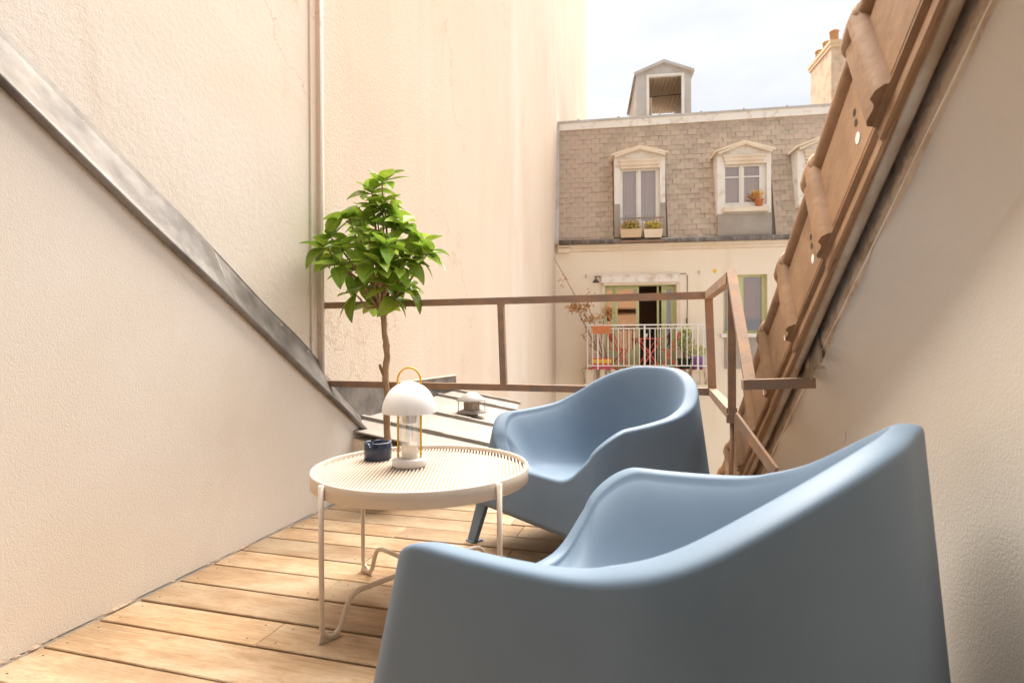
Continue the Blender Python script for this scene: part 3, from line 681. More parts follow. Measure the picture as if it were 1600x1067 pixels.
# dormer windows in the mansard
DF = -.05                       # plane of the dormer fronts
def dormer(ox0, ox1, apex, eave_l, eave_r, ob, box, cas, panes, bar_y=None):
    a, b = fl_(ox0,280,DF).x, fl_(ox1,280,DF).x; zb, ze = fl_((ox0+ox1)/2,ob,DF).z, fl_(ox0,eave_l,DF).z
    za = fl_((ox0+ox1)/2,apex,DF).z; xm = (a+b)/2
    c0_, c1_, cb, ct = (fl_(cas[0],280,DF).x, fl_(cas[1],280,DF).x, fl_(cas[0],cas[3],DF).z, fl_(cas[0],cas[2],DF).z)
    root = MB(); D = my(za)+.25-DF
    root.box((a,DF,zb),(c0_,DF+D,ze)); root.box((c1_,DF,zb),(b,DF+D,ze)); 
    root.prism([(a,DF,ze),(b,DF,ze),(xm,DF,za)], (0,D,0)); root.box((c0_,DF,ct),(c1_,DF+D,ze))
    root.box((c0_,DF,zb),(c1_,DF+D,cb))
    dm = root.build('dormer_window', M['oldwhite'], bld)
    t = MB(); ov = .07
    for sg, xx in ((-1,a),(1,b)):
        p, q = Vector((xm,DF-.09,za+.035)), Vector((xx+sg*ov,DF-.09,ze+.02))
        t.hexa([p-Vector((0,0,.05)),q-Vector((0,0,.05)),q-Vector((0,-D,.05)),p-Vector((0,-D,.05)),p,q,q+Vector((0,D,0)),p+Vector((0,D,0))])
    t.build('pediment_roof', M['cornice'], dm)
    t = MB()
    for sg, xx in ((-1,a),(1,b)):
        p, q = Vector((xm,DF-.075,za-.045)), Vector((xx,DF-.075,ze-.06)); t.bar(p, q, .10, .05)
    t.build('pediment_trim', M['cornice'], dm)
    t = MB(); bz0, bz1 = fl_(box[0],box[3],DF).z, fl_(box[0],box[2],DF).z; t.box((fl_(box[0],260,DF).x,DF-.06,bz0+.07),(fl_(box[1],260,DF).x,DF+.06,bz1)); t.box((fl_(box[0],260,DF).x-.02,DF-.08,bz1-.02),(fl_(box[1],260,DF).x+.02,DF+.03,bz1+.03)); t.box((fl_(box[0],260,DF).x+.02,DF-.04,bz0),(fl_(box[1],260,DF).x-.02,DF+.05,bz0+.068)); t.build('shutter_box', M['cornice'], dm)
    t = MB(); xs = [fl_(p,280,DF).x for p in panes]; yy = DF+.08
    t.box((c0_,yy,cb),(xs[0],yy+.06,ct)); t.box((xs[1],yy,cb),(xs[2],yy+.06,ct)); t.box((xs[3],yy,cb),(c1_,yy+.06,ct)); t.box((c0_,yy+.001,cb),(c1_,yy+.06,cb+.07)); t.box((c0_,yy+.001,ct-.05),(c1_,yy+.06,ct))
    if bar_y:
        zz = fl_(panes[0],bar_y,DF).z; t.box((xs[0],yy+.012,zz-.015),(xs[3],yy+.04,zz+.015))
    t.box(((xs[1]+xs[2])/2-.02,yy-.02,cb),((xs[1]+xs[2])/2+.02,yy+.02,ct)); t.build('casement', M['white'], dm)
    for k in (0,2):
        t = MB(); t.box((xs[k],yy+.03,cb+.05),(xs[k+1],yy+.035,ct-.03)); t.build('pane', M['pane'], dm)
        t = MB(); n = 14; sgn = 1 if k == 0 else -1
        vs = []
        for i in range(n+1):
            xx = xs[k]-.02+(xs[k+1]-xs[k]+.04)*i/n
            for zz in (cb+.05, ct-.04): vs.append((xx+(.05 if zz < ct-.5 else 0)*sgn*-1*0, yy+.12+.02*math.sin(i*2.1), zz))
        t.add(vs, [(2*i,2*i+1,2*i+3,2*i+2) for i in range(n)], True); t.build('curtain', M['curtain'], dm)  # pale sheet across the whole pane stands in for its reflections
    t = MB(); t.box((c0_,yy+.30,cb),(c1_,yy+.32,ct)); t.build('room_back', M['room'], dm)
    return dm, a, b, zb, cb, xs
d1 = dormer(960,1039.5,231,243,242,370,(969,1030,253,265),(969,1031,264,350),(973,994.5,1002,1025))
d2 = dormer(1121,1205,223,238,233,334,(1131,1194,246,258),(1132,1198,257,321),(1134.5,1156,1164,1188),276)
d3 = dormer(1247,1331,214,231,226,322,(1257,1320,238,250),(1258,1324,249,312),(1260.5,1282,1290,1314),268)
# lower grey cheeks of the left dormer, lead apron and sill of the second
s = MB(); a_, b_ = d1[1], d1[2]; zt = fl_(1000,318,DF).z
for p, q in ((a_-.004, fl_(968.5,300,DF).x),(fl_(1031.5,300,DF).x, b_+.004)):
    s = MB(); s.box((p,DF-.012,d1[3]),(q,DF-.002,zt)); s.build('lead_cheek', M['lead'], d1[0])
s = MB(); zA, zB = fl_(1165,369,DF).z, d2[3]; x_a, x_b = d2[1], d2[2]; xm, zm = (x_a+x_b)/2, (zA*.6+zB*.4); yb0 = DF-.03; 
P = [(x_a,yb0,zA),(x_b,yb0,zA),(x_b,yb0,zB),(x_a,yb0,zB),(xm,yb0-.035,zm)]
s.add(P, [(0,1,4),(1,2,4),(2,3,4),(3,0,4)], False); s.box((x_a+.01,yb0+.004,zA),(x_b-.01,my(zB)+.2,zB)); s.build('lead_apron', M['lead'], d2[0])
s = MB(); s.box((fl_(1129,328,DF).x,DF-.13,fl_(1165,332,DF).z),(fl_(1199,328,DF).x,DF+.02,fl_(1165,325,DF).z)); s.build('sill', M['cornice'], d2[0])

# roof-top glazed dormer
YD = 1.1
def rd(px, py): return fl_(px, py, YD)
a, b = rd(994,150).x, rd(1080,150).x; zb_, ze_ = rd(1040,200).z, rd(1000,116).z; za_ = rd(1040,99).z
o0, o1, ob, ot = rd(1013,150).x, rd(1066,150).x, rd(1040,190).z, rd(1040,118).z
s = MB(); D = 2.6
s.box((a,YD,zb_-.6),(o0,YD+.12,ze_)); s.box((o1,YD,zb_-.6),(b,YD+.12,ze_)); s.box((o0,YD,zb_-.6),(o1,YD+.12,ob)); s.box((o0,YD,ot),(o1,YD+.12,ze_)); s.prism([(a,YD,ze_),(b,YD,ze_),((a+b)/2,YD,za_)], (0,.12,0))
s.box((a,YD+.12,zb_-.6),(a+.06,YD+D,ze_)); s.box((b-.06,YD+.12,zb_-.6),(b,YD+D,ze_)); s.box((a,YD+D,zb_-.6),(b,YD+D+.08,zb_-.2))
rdm = s.build('roof_dormer', M['zinc_far'], bld)
s = MB(); xm = (a+b)/2
for xx in (a-.06, b+.06):
    p, q = Vector((xm,YD-.12,za_+.05)), Vector((xx,YD-.12,ze_+.0)); s.hexa([p-Vector((0,0,.07)),q-Vector((0,0,.07)),q+Vector((0,D+.1,-.07)),p+Vector((0,D+.1,-.07)),p,q,q+Vector((0,D+.1,0)),p+Vector((0,D+.1,0))])
s.build('dormer_roof', M['zinc_far'], rdm)
for k in range(12):
    s = MB(); xx = a+.07+(b-a-.14)*k/12; s.box((xx,YD+.125,ze_-.06),(xx+(b-a-.14)/12-.012,YD+D-.02,ze_-.035)); s.build('ceiling_board', M['ceil'], rdm)
s = MB()
for p, q in (((o0-.05,YD-.03,ob),(o0+.02,YD+.05,ot+.03)),((o1-.02,YD-.03,ob),(o1+.05,YD+.05,ot+.03)),((o0+.02,YD-.03,ot-.03),(o1-.02,YD+.05,ot+.03))): s.box(p, q)
s.build('frame', M['white'], rdm)
s = MB(); s.tube([(o0-.02,YD+.3,ot-.42),(o1+.02,YD+.3,ot-.38)], .012, 6); s.build('curtain_rod', M['brass'], rdm)
s = MB(); vs = []
for i in range(13):
    for j, zz in enumerate((ot-.42, ob-.1)): vs.append((o0+.03+.10*i/12*(1 if j == 0 else .8), YD+.3+.025*math.sin(i*1.8), zz))
s.add(vs, [(2*i,2*i+1,2*i+3,2*i+2) for i in range(12)], True); s.build('curtain', M['curtain'], rdm)

# chimney
YC = 1.5
s = MB(); a, b = fl_(1299,120,YC).x, fl_(1325,120,YC).x; zt = fl_(1309,74,YC).z; zb2 = ridge(a)-.3
s.box((a,YC,zb2),(b,YC+1.35,zt)); ch = s.build('chimney', M['chimney'], bld)
s = MB(); s.box((a-.03,YC-.04,zt),(b+.13,YC+1.42,zt+.09)); s.box((a-.05,YC-.06,zt+.09),(b+.15,YC+1.45,zt+.17)); s.build('cap', M['ceil'], ch)
for k, (yy, hh) in enumerate(((.12,.26),(.55,.2),(1.05,.22))):
    s = MB(); s.lathe([(.10,0),(.10,hh),(.115,hh),(.115,hh+.03),(.07,hh+.03),(.07,0)], (a+.12,YC+yy,zt+.17), 18); s.build('chimney_pot', M['clay_pot'], ch)
s = MB(); s.hexa([(a-.12,YC-.1,zb2-.2),(b+.12,YC-.1,zb2-.2),(b+.12,YC+1.5,zb2-.2),(a-.12,YC+1.5,zb2-.2),(a-.01,YC-.01,zb2+.62),(b+.01,YC-.01,zb2+.62),(b+.01,YC+1.36,zb2+.62),(a-.01,YC+1.36,zb2+.62)]); s.build('chimney_base', M['chimney'], ch)

# balcony door
dz0, dz1 = DO[2], DO[3]; yy = .16
X = lambda p: fl_(p, 500).x
Zf = lambda p: fl_(1000, p).z
s = MB(); s.box((DO[0],yy-.03,dz0),(X(947.5),yy+.07,dz1)); s.box((X(1054.5),yy-.03,dz0),(DO[1],yy+.07,dz1)); s.box((X(947.5),yy-.03,dz1-.05),(X(1054.5),yy+.07,dz1)); s.build('door_frame', M['green'], bld)
def leaf_door(x0_, x1_, st, y_, ang=0, hinge=None):
    s = MB(); w_ = x1_-x0_; zz0, zz1, zp_ = dz0+.02, dz1-.055, Zf(545)
    s.box((0,0,zz0),(st[0],.045,zz1)); s.box((w_-st[1],0,zz0),(w_,.045,zz1)); s.box((st[0],0,zz1-.07),(w_-st[1],.045,zz1)); s.box((st[0],0,zz0),(w_-st[1],.045,zp_))
    o = s.build('door_leaf', M['green'], bld, (x0_, y_, 0)); o.rotation_euler = (0,0,ang)
    t = MB(); t.box((st[0],.018,zp_),(w_-st[1],.026,zz1-.07)); t.build('pane', M['pane'], o)
    t = MB(); t.box((st[0]+.03,-.008,zz0+.08),(w_-st[1]-.03,.002,zp_-.06)); t.build('panel', M['green'], o)
    return o
leaf_door(X(947.6), X(960.6), (.02,.06), yy); leaf_door(X(961), X(999.5), (.07,.07), yy)
leaf_door(X(1035), X(1054.4), (.12,.07), yy); leaf_door(X(1031), X(1031)+.6, (.07,.07), yy+.03, R(80))
s = MB(); B_ = rect(940,430,1060,441,-.14); s.box((B_[0],-.14,B_[2]),(B_[1],0,B_[3])); s.box((B_[0]-.03,-.16,B_[3]),(B_[1]+.03,0,B_[3]+.02)); s.build('shutter_box', M['oldwhite'], bld)
s = MB(); s.box((B_[0]+.04,-.11,B_[2]-.06),(B_[1]-.04,-.05,B_[2])); s.build('shutter_slat', M['cornice'], bld)
for p in (943.2, 1060.5):
    s = MB(); s.box((X(p)-.05,-.03,dz0),(X(p)+.035,.03,dz1)); s.build('door_casing', M['cornice'], bld)
# window on the right
s = MB(); f = .06
s.box((WI[0],.13,WI[2]),(WI[0]+f,.2,WI[3])); s.box((WI[1]-f-.03,.13,WI[2]),(WI[1],.2,WI[3])); s.box((WI[0]+f,.13,WI[3]-.05),(WI[1]-f-.03,.2,WI[3])); s.box((WI[0]+f,.13,WI[2]),(WI[1]-f-.03,.2,WI[2]+.07))
xm = X(1159); s.box((xm-.06,.12,WI[2]+.07),(xm+.07,.19,WI[3]-.05)); wf = s.build('window', M['green'], bld)
for a, b in ((WI[0]+f,xm-.06),(xm+.07,WI[1]-f-.03)):
    t = MB(); t.box((a,.16,WI[2]+.07),(b,.168,WI[3]-.05)); t.build('pane', M['pane'], wf)
t = MB(); t.add([(WI[0]+(WI[1]-WI[0])*i/40, .30+.02*math.sin(i*1.3), z) for i in range(41) for z in (WI[2]+.35,WI[3]+.05)], [(2*i,2*i+1,2*i+3,2*i+2) for i in range(40)], True); t.build('curtain', M['terra'], wf)  # added warm sheet, imitates the pinkish reflection in the upper panes
s = MB(); s.box((WI[0]-.07,-.10,WI[2]-.09),(WI[1]+.07,.12,WI[2])); s.build('sill', M['oldwhite'], wf)
G_ = rect(1132,527,1196,576); s = MB(); s.box((G_[0],-.03,G_[2]),(G_[1],0,G_[3])); s.build('grey_panel', M['lead'], bld)
# wires, vent disc, hooks
s = MB(); s.tube([(X(1074),-.02,Zf(431)),(X(1074),-.02,Zf(480)),(X(1073),-.03,Zf(502))], .008, 5); s.tube([(X(929),-.02,Zf(431)),(X(1073),-.02,Zf(429))], .008, 5); s.build('cable', M['brass'], bld)
s = MB(); s.tube([(X(1073),-.03,Zf(498)),(X(1073),-.03,Zf(506))], .018, 6); s.build('cable_end', M['brass'], bld)
s = MB(); s.tube([(X(1117),-.012,Zf(426)),(X(1117),.0,Zf(426))], .045, 14); s.build('vent_disc', M['ypaint'], bld)
for p, q in ((916,429),(1092,426)):
    s = MB(); s.tube([(X(p),0,Zf(q)),(X(p),-.05,Zf(q)+.01),(X(p),-.05,Zf(q)-.07)], .01, 5); s.build('hook', M['galv'], bld)

# balcony slab and white railing
YB = -.85
def rb_(px, py): return fl_(px, py, YB)
sx0, sx1 = rb_(911,588).x, rb_(1114,588).x; st_, sb_ = rb_(1010,578).z, rb_(1010,600).z
s = MB(); s.box((sx0,YB,sb_),(sx1,0,st_-.03)); s.box((sx0-.03,YB-.03,st_-.03),(sx1+.03,0,st_)); slab = s.build('balcony', M['concrete'], bld)
s = MB(); s.box((sx0+.02,YB+.05,sb_-.16),(sx1-.02,0,sb_)); s.build('balcony_bearer', M['facade'], bld)
xr0, xr1 = rb_(918,540).x, rb_(1108,540).x; zt_, z2_, zb3 = rb_(1010,507.5).z, rb_(1010,513).z, rb_(1010,571.5).z; yB = YB+.05
def rbar(name, a, b, w_=.02, h_=.02):
    s = MB(); s.bar(a, b, w_, h_, (0,1,0)); return s.build(name, M['white'], slab)
rbar('hand_rail', (xr0,yB,zt_), (xr1,yB,zt_), .03, .03); rbar('rail', (xr0,yB,z2_), (xr1,yB,z2_), .022, .022); rbar('rail', (xr0,yB,zb3), (xr1,yB,zb3), .022, .022)
nb_ = 23
for i in range(nb_+1):
    xx = xr0+(xr1-xr0)*i/nb_; th = .036 if i in (2,11,21) else .019
    rbar('baluster', (xx,yB,st_ if i in (0,2,11,21,nb_) else zb3), (xx,yB,zt_ if th > .03 else z2_), th, th)
for xx in (xr0, xr1):
    rbar('hand_rail', (xx,yB,zt_), (xx,0,zt_), .03, .03); rbar('rail', (xx,yB,zb3), (xx,0,zb3), .022, .022)
    for j in range(1,7): rbar('baluster', (xx,yB-yB*j/7,zb3), (xx,yB-yB*j/7,zt_), .018, .018)
for px in (971,1049,1100):
    s = MB(); c = rb_(px,510.5); s.tube([(c.x+.045*math.cos(t*.63),yB,c.z-.005+.04*math.sin(t*.63)) for t in range(10)], .008, 6, closed=True); s.build('scroll', M['white'], slab)

# things on the balcony (all placed in building coordinates, on the slab)
def bw(v): return BO+bx_*v[0]+by_*v[1]+Vector((0,0,v[2]))
def bthing(name, label, cat, v, rz=0, group=None): return thing(name, label, cat, bw(v), BANG+rz, group)
def bsurf(px, d): return Vector((fl_(px, 545, d).x, d, st_))
def folding_chair(px, d, rz, label):
    t = bthing('folding_chair', label, 'chair', bsurf(px, d), rz, 'red folding chairs on the balcony')
    for sy in (-.19,.19):
        s = MB(); s.bar((-.2,sy,0),(.16,sy,.47),.028,.016,(0,1,0)); s.build('leg', M['red'], t)
        s = MB(); s.bar((.2,sy*.88,0),(-.2,sy*.88,.84),.028,.016,(0,1,0)); s.build('leg', M['red'], t)
    for k in range(6):
        s = MB(); s.box((-.17+.062*k,-.2,.44),(-.125+.062*k,.2,.458)); s.build('seat_slat', M['red'], t)
    for z in (.72,.80):
        s = MB(); s.box((-.19-.03*(z-.7)/.1,-.18,z-.03),(-.17-.03*(z-.7)/.1,.18,z+.03)); s.build('back_slat', M['red'], t)
folding_chair(968, -.42, R(12), 'red folding chair beside the striped planter on the balcony')
folding_chair(1047, -.40, R(172), 'red folding chair beside the leafy pots on the balcony')
t = bthing('folding_table', 'small red folding table in front of the open balcony door', 'table', bsurf(1013,-.45), R(8))
s = MB(); s.box((-.28,-.26,.69),(.28,.26,.715)); s.build('table_top', M['red'], t)
for sx in (-1,1):
    for sy in (-.22,.22):
        s = MB(); s.bar((-.24*sx,sy*(1 if sx > 0 else .85),0),(.24*sx,sy*(1 if sx > 0 else .85),.69),.03,.02,(0,1,0)); s.build('leg', M['red'], t)
tb = t
t = bthing('bottle', 'dark bottle standing on the small red balcony table', 'bottle', bsurf(1014,-.45)+Vector((0,0,.715)))
s = MB(); s.lathe([(0,0),(.035,0),(.036,.16),(.013,.2),(.013,.26),(0,.26)], n=14); s.build('body', M['dgreen'], t)
t = bthing('cup', 'pale cup on the small red balcony table', 'cup', bsurf(1009,-.50)+Vector((0,0,.715)))
s = MB(); s.lathe([(0,0),(.035,0),(.045,.1),(.04,.1),(.031,.01),(0,.01)], n=16); s.build('body', M['white'], t)
# striped planter
p0 = bsurf(939.5,-.62); t = bthing('striped_planter', 'yellow red and pink striped planter box on the balcony floor', 'planter', p0)
wd_ = (fl_(954.5,565,-.62).x-fl_(924,565,-.62).x)/2
for i, (mm, z0, z1) in enumerate((('pink',0,.075),('red',.075,.15),('ypaint',.15,.235),('red',.235,.262))):
    s = MB(); e = .004*(i % 2); s.box((-wd_+e,-.12+e,z0),(wd_-e,.12-e,z1)); s.build('stripe', M[mm], t)
# hanging terracotta planter on the rail
c = rb_(939.5,516); t = bthing('hanging_planter', 'orange trough planter hung on the white balcony rail', 'planter', (c.x,YB-.02,c.z-.08))
s = MB(); w_ = (rb_(954,516).x-rb_(925,516).x)/2; s.hexa([(-w_+.02,-.07,0),(w_-.02,-.07,0),(w_-.02,.06,0),(-w_+.02,.06,0),(-w_,-.09,.15),(w_,-.09,.15),(w_,.07,.15),(-w_,.07,.15)]); s.box((-w_-.012,-.10,.15),(w_+.012,.08,.175)); s.build('trough', M['terra'], t)
def tuft(s, c, rad, n, size, mis=(0,)):
    for _ in range(n):
        d = Vector((rnd.gauss(0,1),rnd.gauss(0,1),rnd.gauss(0,1))).normalized()*(rnd.random()**.5); p = Vector(c)+Vector((d.x*rad[0],d.y*rad[1],d.z*rad[2]))
        a = Vector((rnd.gauss(0,1),rnd.gauss(0,1),rnd.gauss(0,.7))).normalized()*size*rnd.uniform(.6,1.3); b = a.orthogonal().normalized()*size*rnd.uniform(.22,.4)
        s.mi = rnd.choice(mis); s.add([p-a*.5, p+b, p+a*.5, p-b], [(0,1,2,3)], False)
# dry climber
c0 = bsurf(945,-.60); t = bthing('dry_climbing_plant', 'leaning dry climbing plant with orange leaves beside the balcony door', 'plant', c0+Vector((0,0,.2)))
def lb(px, py, d): return fl_(px,py,d)-c0-Vector((0,0,.2))
stems = MB()
for pts in (((945,562),(935,530),(916,495),(895,455),(878,425),(865,402)),((944,562),(925,530),(905,490),(893,462)),((948,562),(940,520),(946,488),(952,470)),((946,560),(930,545),(921,540)),((935,530),(928,500),(918,478))):
    q = [lb(x,y,-.55+.08*math.sin(i*2)) for i,(x,y) in enumerate(pts)]; q[0].z = 0.0
    stems.tube(q, [.016-.010*i/len(q) for i in range(len(q))], 6)
stems.build('stem', M['bark'], t)
lv = MB()
for (px,py,rx,rz_,n) in ((908,478,.26,.22,120),(895,482,.2,.12,60),(925,497,.28,.14,90),(950,488,.16,.2,80),(930,540,.15,.3,36),(880,440,.12,.22,18),(922,470,.2,.3,24),(915,520,.1,.25,20)):
    tuft(lv, lb(px,py,-.55), (rx,.15,rz_), n, .075)
tag(lv.build('leaves', M['dry'], t), kind='stuff')
# potted plants on the right
t = bthing('potted_shrub', 'leafy green shrub in a dark pot on the balcony', 'plant', bsurf(1069,-.5))
s = MB(); s.lathe([(0,0),(.12,0),(.15,.22),(.165,.22),(.165,.25),(.13,.25),(.12,.2),(0,.2)], n=20); s.build('pot', M['dgreen'], t)
s = MB()
for k in range(7): s.tube([(0,0,.2),(rnd.uniform(-.1,.12),rnd.uniform(-.1,.1),.5),(rnd.uniform(-.2,.22),rnd.uniform(-.12,.12),rnd.uniform(.65,.95))], .008, 5)
s.build('stem', M['bark'], t)
s = MB(); tuft(s, (.03,0,.62), (.22,.18,.36), 190, .085); tuft(s, (.04,0,.9), (.1,.1,.14), 40, .08); tag(s.build('leaves', M['balc_leaf'], t), kind='stuff')
t = bthing('potted_flower', 'yellow flowering plant in a purple pot on the balcony', 'plant', bsurf(1089,-.6))
s = MB(); s.lathe([(0,0),(.11,0),(.14,.26),(.15,.26),(.15,.29),(.12,.29),(.11,.24),(0,.24)], n=20); s.build('pot', M['purple'], t)
s = MB(); tuft(s, (0,0,.42), (.2,.16,.16), 110, .07); tag(s.build('leaves', M['balc_leaf'], t), kind='stuff')
s = MB(); tuft(s, (0,-.02,.45), (.22,.16,.18), 60, .05); tag(s.build('flowers', M['yflower'], t), kind='stuff')
t = bthing('rug', 'red and cream patterned mat on the balcony floor', 'rug', (bsurf(1010,-.5).x,-.45,st_+.003))
for k in range(26):
    s = MB(); x_ = -1.35+k*.104; s.box((x_,-.36,0),(x_+.10,.36,.008)); s.build('stripe', M[('red','cornice','terra','cornice')[k % 4]], t)
# wall lamp
q = fl_(931,441); t = bthing('wall_lamp', 'small dark metal wall lamp beside the balcony shutter box', 'lamp', (q.x,-.02,q.z))
s = MB(); s.tube([(0,.02,.05),(0,-.06,.12),(0,-.16,.12),(0,-.2,.05)], .012, 6); s.build('arm', M['brass'], t)
s = MB(); s.lathe([(.02,.05),(.05,.03),(.09,-.03),(.085,-.03),(.04,.02),(0,.03)], (0,-.2,0), 16); s.build('shade', M['brass'], t)
# window flower boxes of the left dormer
for k, (p, q, mm, lab) in enumerate(((969,1003.5,'ceil','tan flower box with yellow plants under the taller dormer window'),(1006,1036,'cornice','pale flower box with yellow plants under the taller dormer window'))):
    a, b = fl_(p,363,DF-.3).x, fl_(q,363,DF-.3).x; z0, z1 = fl_(p,371,DF-.3).z, fl_(p,358,DF-.3).z
    t = bthing('flower_box', lab, 'planter', ((a+b)/2, DF-.15, z0), 0, 'flower boxes at the dormer window')
    w_ = (b-a)/2; s = MB(); s.hexa([(-w_+.03,-.12,0),(w_-.03,-.12,0),(w_-.03,.10,0),(-w_+.03,.10,0),(-w_,-.14,z1-z0),(w_,-.14,z1-z0),(w_,.11,z1-z0),(-w_,.11,z1-z0)]); s.build('trough', M[mm], t)
    s = MB(); tuft(s, (0,-.04,z1-z0+.10), (w_*1.0,.13,.15), 260, .07); tag(s.build('flowers', M['yflower'], t), kind='stuff')
    s = MB(); tuft(s, (0,-.06,z1-z0+.06), (w_*.95,.12,.08), 60, .06); tag(s.build('leaves', M['balc_leaf'], t), kind='stuff')
zz = fl_(1000,341,DF-.25).z; xa, xb = fl_(969,350,DF).x, fl_(1035,350,DF).x
s = MB(); s.bar((xa,DF-.27,zz),(xb,DF-.27,zz),.025,.03,(0,1,0)); g_ = s.build('window_guard', M['rust'], d1[0])
for k in range(13):
    xx = xa+(xb-xa)*k/12; s = MB(); s.bar((xx,DF-.27,zz),(xx,DF-.27,zz-.26),.014,.014,(0,1,0)); s.build('guard_bar', M['rust'], d1[0])
for xx in (xa, xb):
    s = MB(); s.bar((xx,DF-.27,zz),(xx,DF+.01,zz),.02,.02,(0,1,0)); s.bar((xx,DF-.27,zz-.27),(xx,DF+.01,zz-.27),.02,.02,(0,1,0)); s.build('guard_arm', M['rust'], d1[0])
s = MB(); s.box((xa,DF-.30,zz-.55),(xb,DF+.01,zz-.525)); s.build('guard_shelf', M['rust'], d1[0])
q = fl_(1187,312,DF-.1); t = bthing('flower_pot', 'terracotta pot of yellow flowers on the dormer window sill', 'plant', (q.x,DF-.06,fl_(1165,325,DF).z+.0))
s = MB(); s.lathe([(0,0),(.06,0),(.09,.15),(.1,.15),(.1,.18),(.08,.18),(0,.14)], n=18); s.build('pot', M['terra'], t)
s = MB(); tuft(s, (-.05,-.02,.30), (.17,.1,.13), 140, .06); tag(s.build('flowers', M['yflower'], t), kind='stuff')

# ------------------------------------------------------------------ armchairs
AW, XFr, XBk = .405, .392, -.445           # half width, front, back at the skirt
HB, HA, HS, ZS = .770, .570, .372, .185
def outline(n_per, inset_s, inset_f, inset_b):
    """closed loop of plan points, starting mid-front going to +y, fixed count"""
    a = AW-inset_s; xf = XFr-inset_f; xb = XBk+inset_b; rf = .085; rb = .27
    segs = [('l',(xf,0),(xf,a-rf),14),('a',(xf-rf,a-rf),rf,0,90,14),('l',(xf-rf,a),(xb+rb,a),20),('a',(xb+rb,a-rb),rb,90,180,22),('l',(xb,a-rb),(xb,0),8)]
    pts = []
    for s_ in segs:
        if s_[0] == 'l':
            for i in range(s_[3]): t = i/s_[3]; pts.append((s_[1][0]+(s_[2][0]-s_[1][0])*t, s_[1][1]+(s_[2][1]-s_[1][1])*t))
        else:
            for i in range(s_[5]): t = R(s_[3]+(s_[4]-s_[3])*i/s_[5]); pts.append((s_[1][0]+s_[2]*math.cos(t), s_[1][1]+s_[2]*math.sin(t)))
    pts.append((xb,0))
    return pts+[(x,-y) for x,y in reversed(pts[1:-1])]
ref = outline(0,0,0,0); NP = len(ref)
def rim(i):
    x, y = ref[i]; ay = abs(y)
    if x > .20:                                        # front valley between the arms, rounded arm noses
        if x >= XFr-1e-6: q = ay
        elif x > XFr-.085: q = (AW-.085)+.085*math.atan2(ay-(AW-.085), x-(XFr-.085))
        else: q = (AW-.085)+.085*math.pi/2+(XFr-.085-x)
        return HS+(HA+.004-HS)*sstep(.20, .465, q)**.8
    cp = ((.36,HA),(.29,HA+.002),(.10,.580),(-.05,.590),(-.15,.603),(-.25,.638),(-.33,.692),(-.40,.740),(-.442,HB),(-.5,HB))
    for (x1,h1),(x2,h2) in zip(cp[:-1],cp[1:]):
        if x1 >= x >= x2: h = h1+(h2-h1)*(x1-x)/(x1-x2); break
    return h
rimh = [rim(i) for i in range(NP)]
for _ in range(6): rimh = [(rimh[i-1]+2*rimh[i]+rimh[(i+1) % NP])/4 for i in range(NP)]
_oc = {}
def opt(i, z, extra=0.0):
    k = (z-ZS)
    key = (round(z,4), round(extra,4))
    if key not in _oc: _oc[key] = outline(0, .105*k+extra, .19*k+extra, .075*k+extra)
    return Vector((*_oc[key][i], z))
def chair_mesh():
    s = MB(); rows = []
    for i in range(NP):
        h = rimh[i]; p = []
        rr = .014; lw = .021
        for k in range(11): z = ZS+(h-rr-ZS)*k/10; p.append(opt(i, z))
        for k in range(1,9):                         # broad, softly rounded lip
            a = math.pi*k/9; cs = math.cos(a); q = opt(i, h-rr, lw*(1-math.copysign(abs(cs)**.75, cs))); q.z = h-rr+rr*math.sin(a)**.85; p.append(q)
        q0 = opt(i, h-rr, 2*lw+.003); q0.z = h-rr-.004
        cx = max(-.10, min(.19, q0.x*.55)); C = Vector((cx, 0, 0))
        K = 26
        for k in range(K+1):
            w_ = k/K; g_ = w_**1.25
            xy = Vector((q0.x+(C.x-q0.x)*g_, q0.y+(C.y-q0.y)*g_, 0))
            zs = .318+.045*(xy.x/.35)+ (.006*(abs(xy.y)/.3)**2)
            u = min(1, g_/.50); fall = (1-u)**2*(1+2*u) if u < 1 else 0
            fall = .55*fall+.45*(1-u)**1.6
            z = zs+(q0.z-zs)*fall
            p.append(Vector((xy.x, xy.y, z)))
        rows.append(p)
    m_ = len(rows[0]); vs = [v for r_ in rows for v in r_]
    fs = [(i*m_+j, i*m_+j+1, ((i+1) % NP)*m_+j+1, ((i+1) % NP)*m_+j) for i in range(NP) for j in range(m_-1)]
    s.add(vs, fs, True)
    # inner skin of the skirt, so that the shell has a wall
    vs = []
    for i in range(NP):
        a = opt(i, ZS); b = opt(i, ZS, .012); c = opt(i, ZS+.10, .014); vs += [a, b, c]
    s.add(vs, [(3*i+j, 3*((i+1) % NP)+j, 3*((i+1) % NP)+j+1, 3*i+j+1) for i in range(NP) for j in range(2)], False)
    return s
def armchair(name, label, loc, face):
    t = thing(name, label, 'armchair', loc, math.atan2(face[1], face[0]), 'blue plastic armchairs')
    o = link('shell', SHELL, t)
    for lm, p in LEGS: link('leg', lm, t, p)
    return t
SHELL = chair_mesh().mesh('shell', M['blue'])
bm = bmesh.new(); bm.from_mesh(SHELL); bmesh.ops.remove_doubles(bm, verts=bm.verts, dist=.0004); bmesh.ops.recalc_face_normals(bm, faces=bm.faces)
for f in bm.faces: f.smooth = True
bm.to_mesh(SHELL); bm.free()
LEGS = []
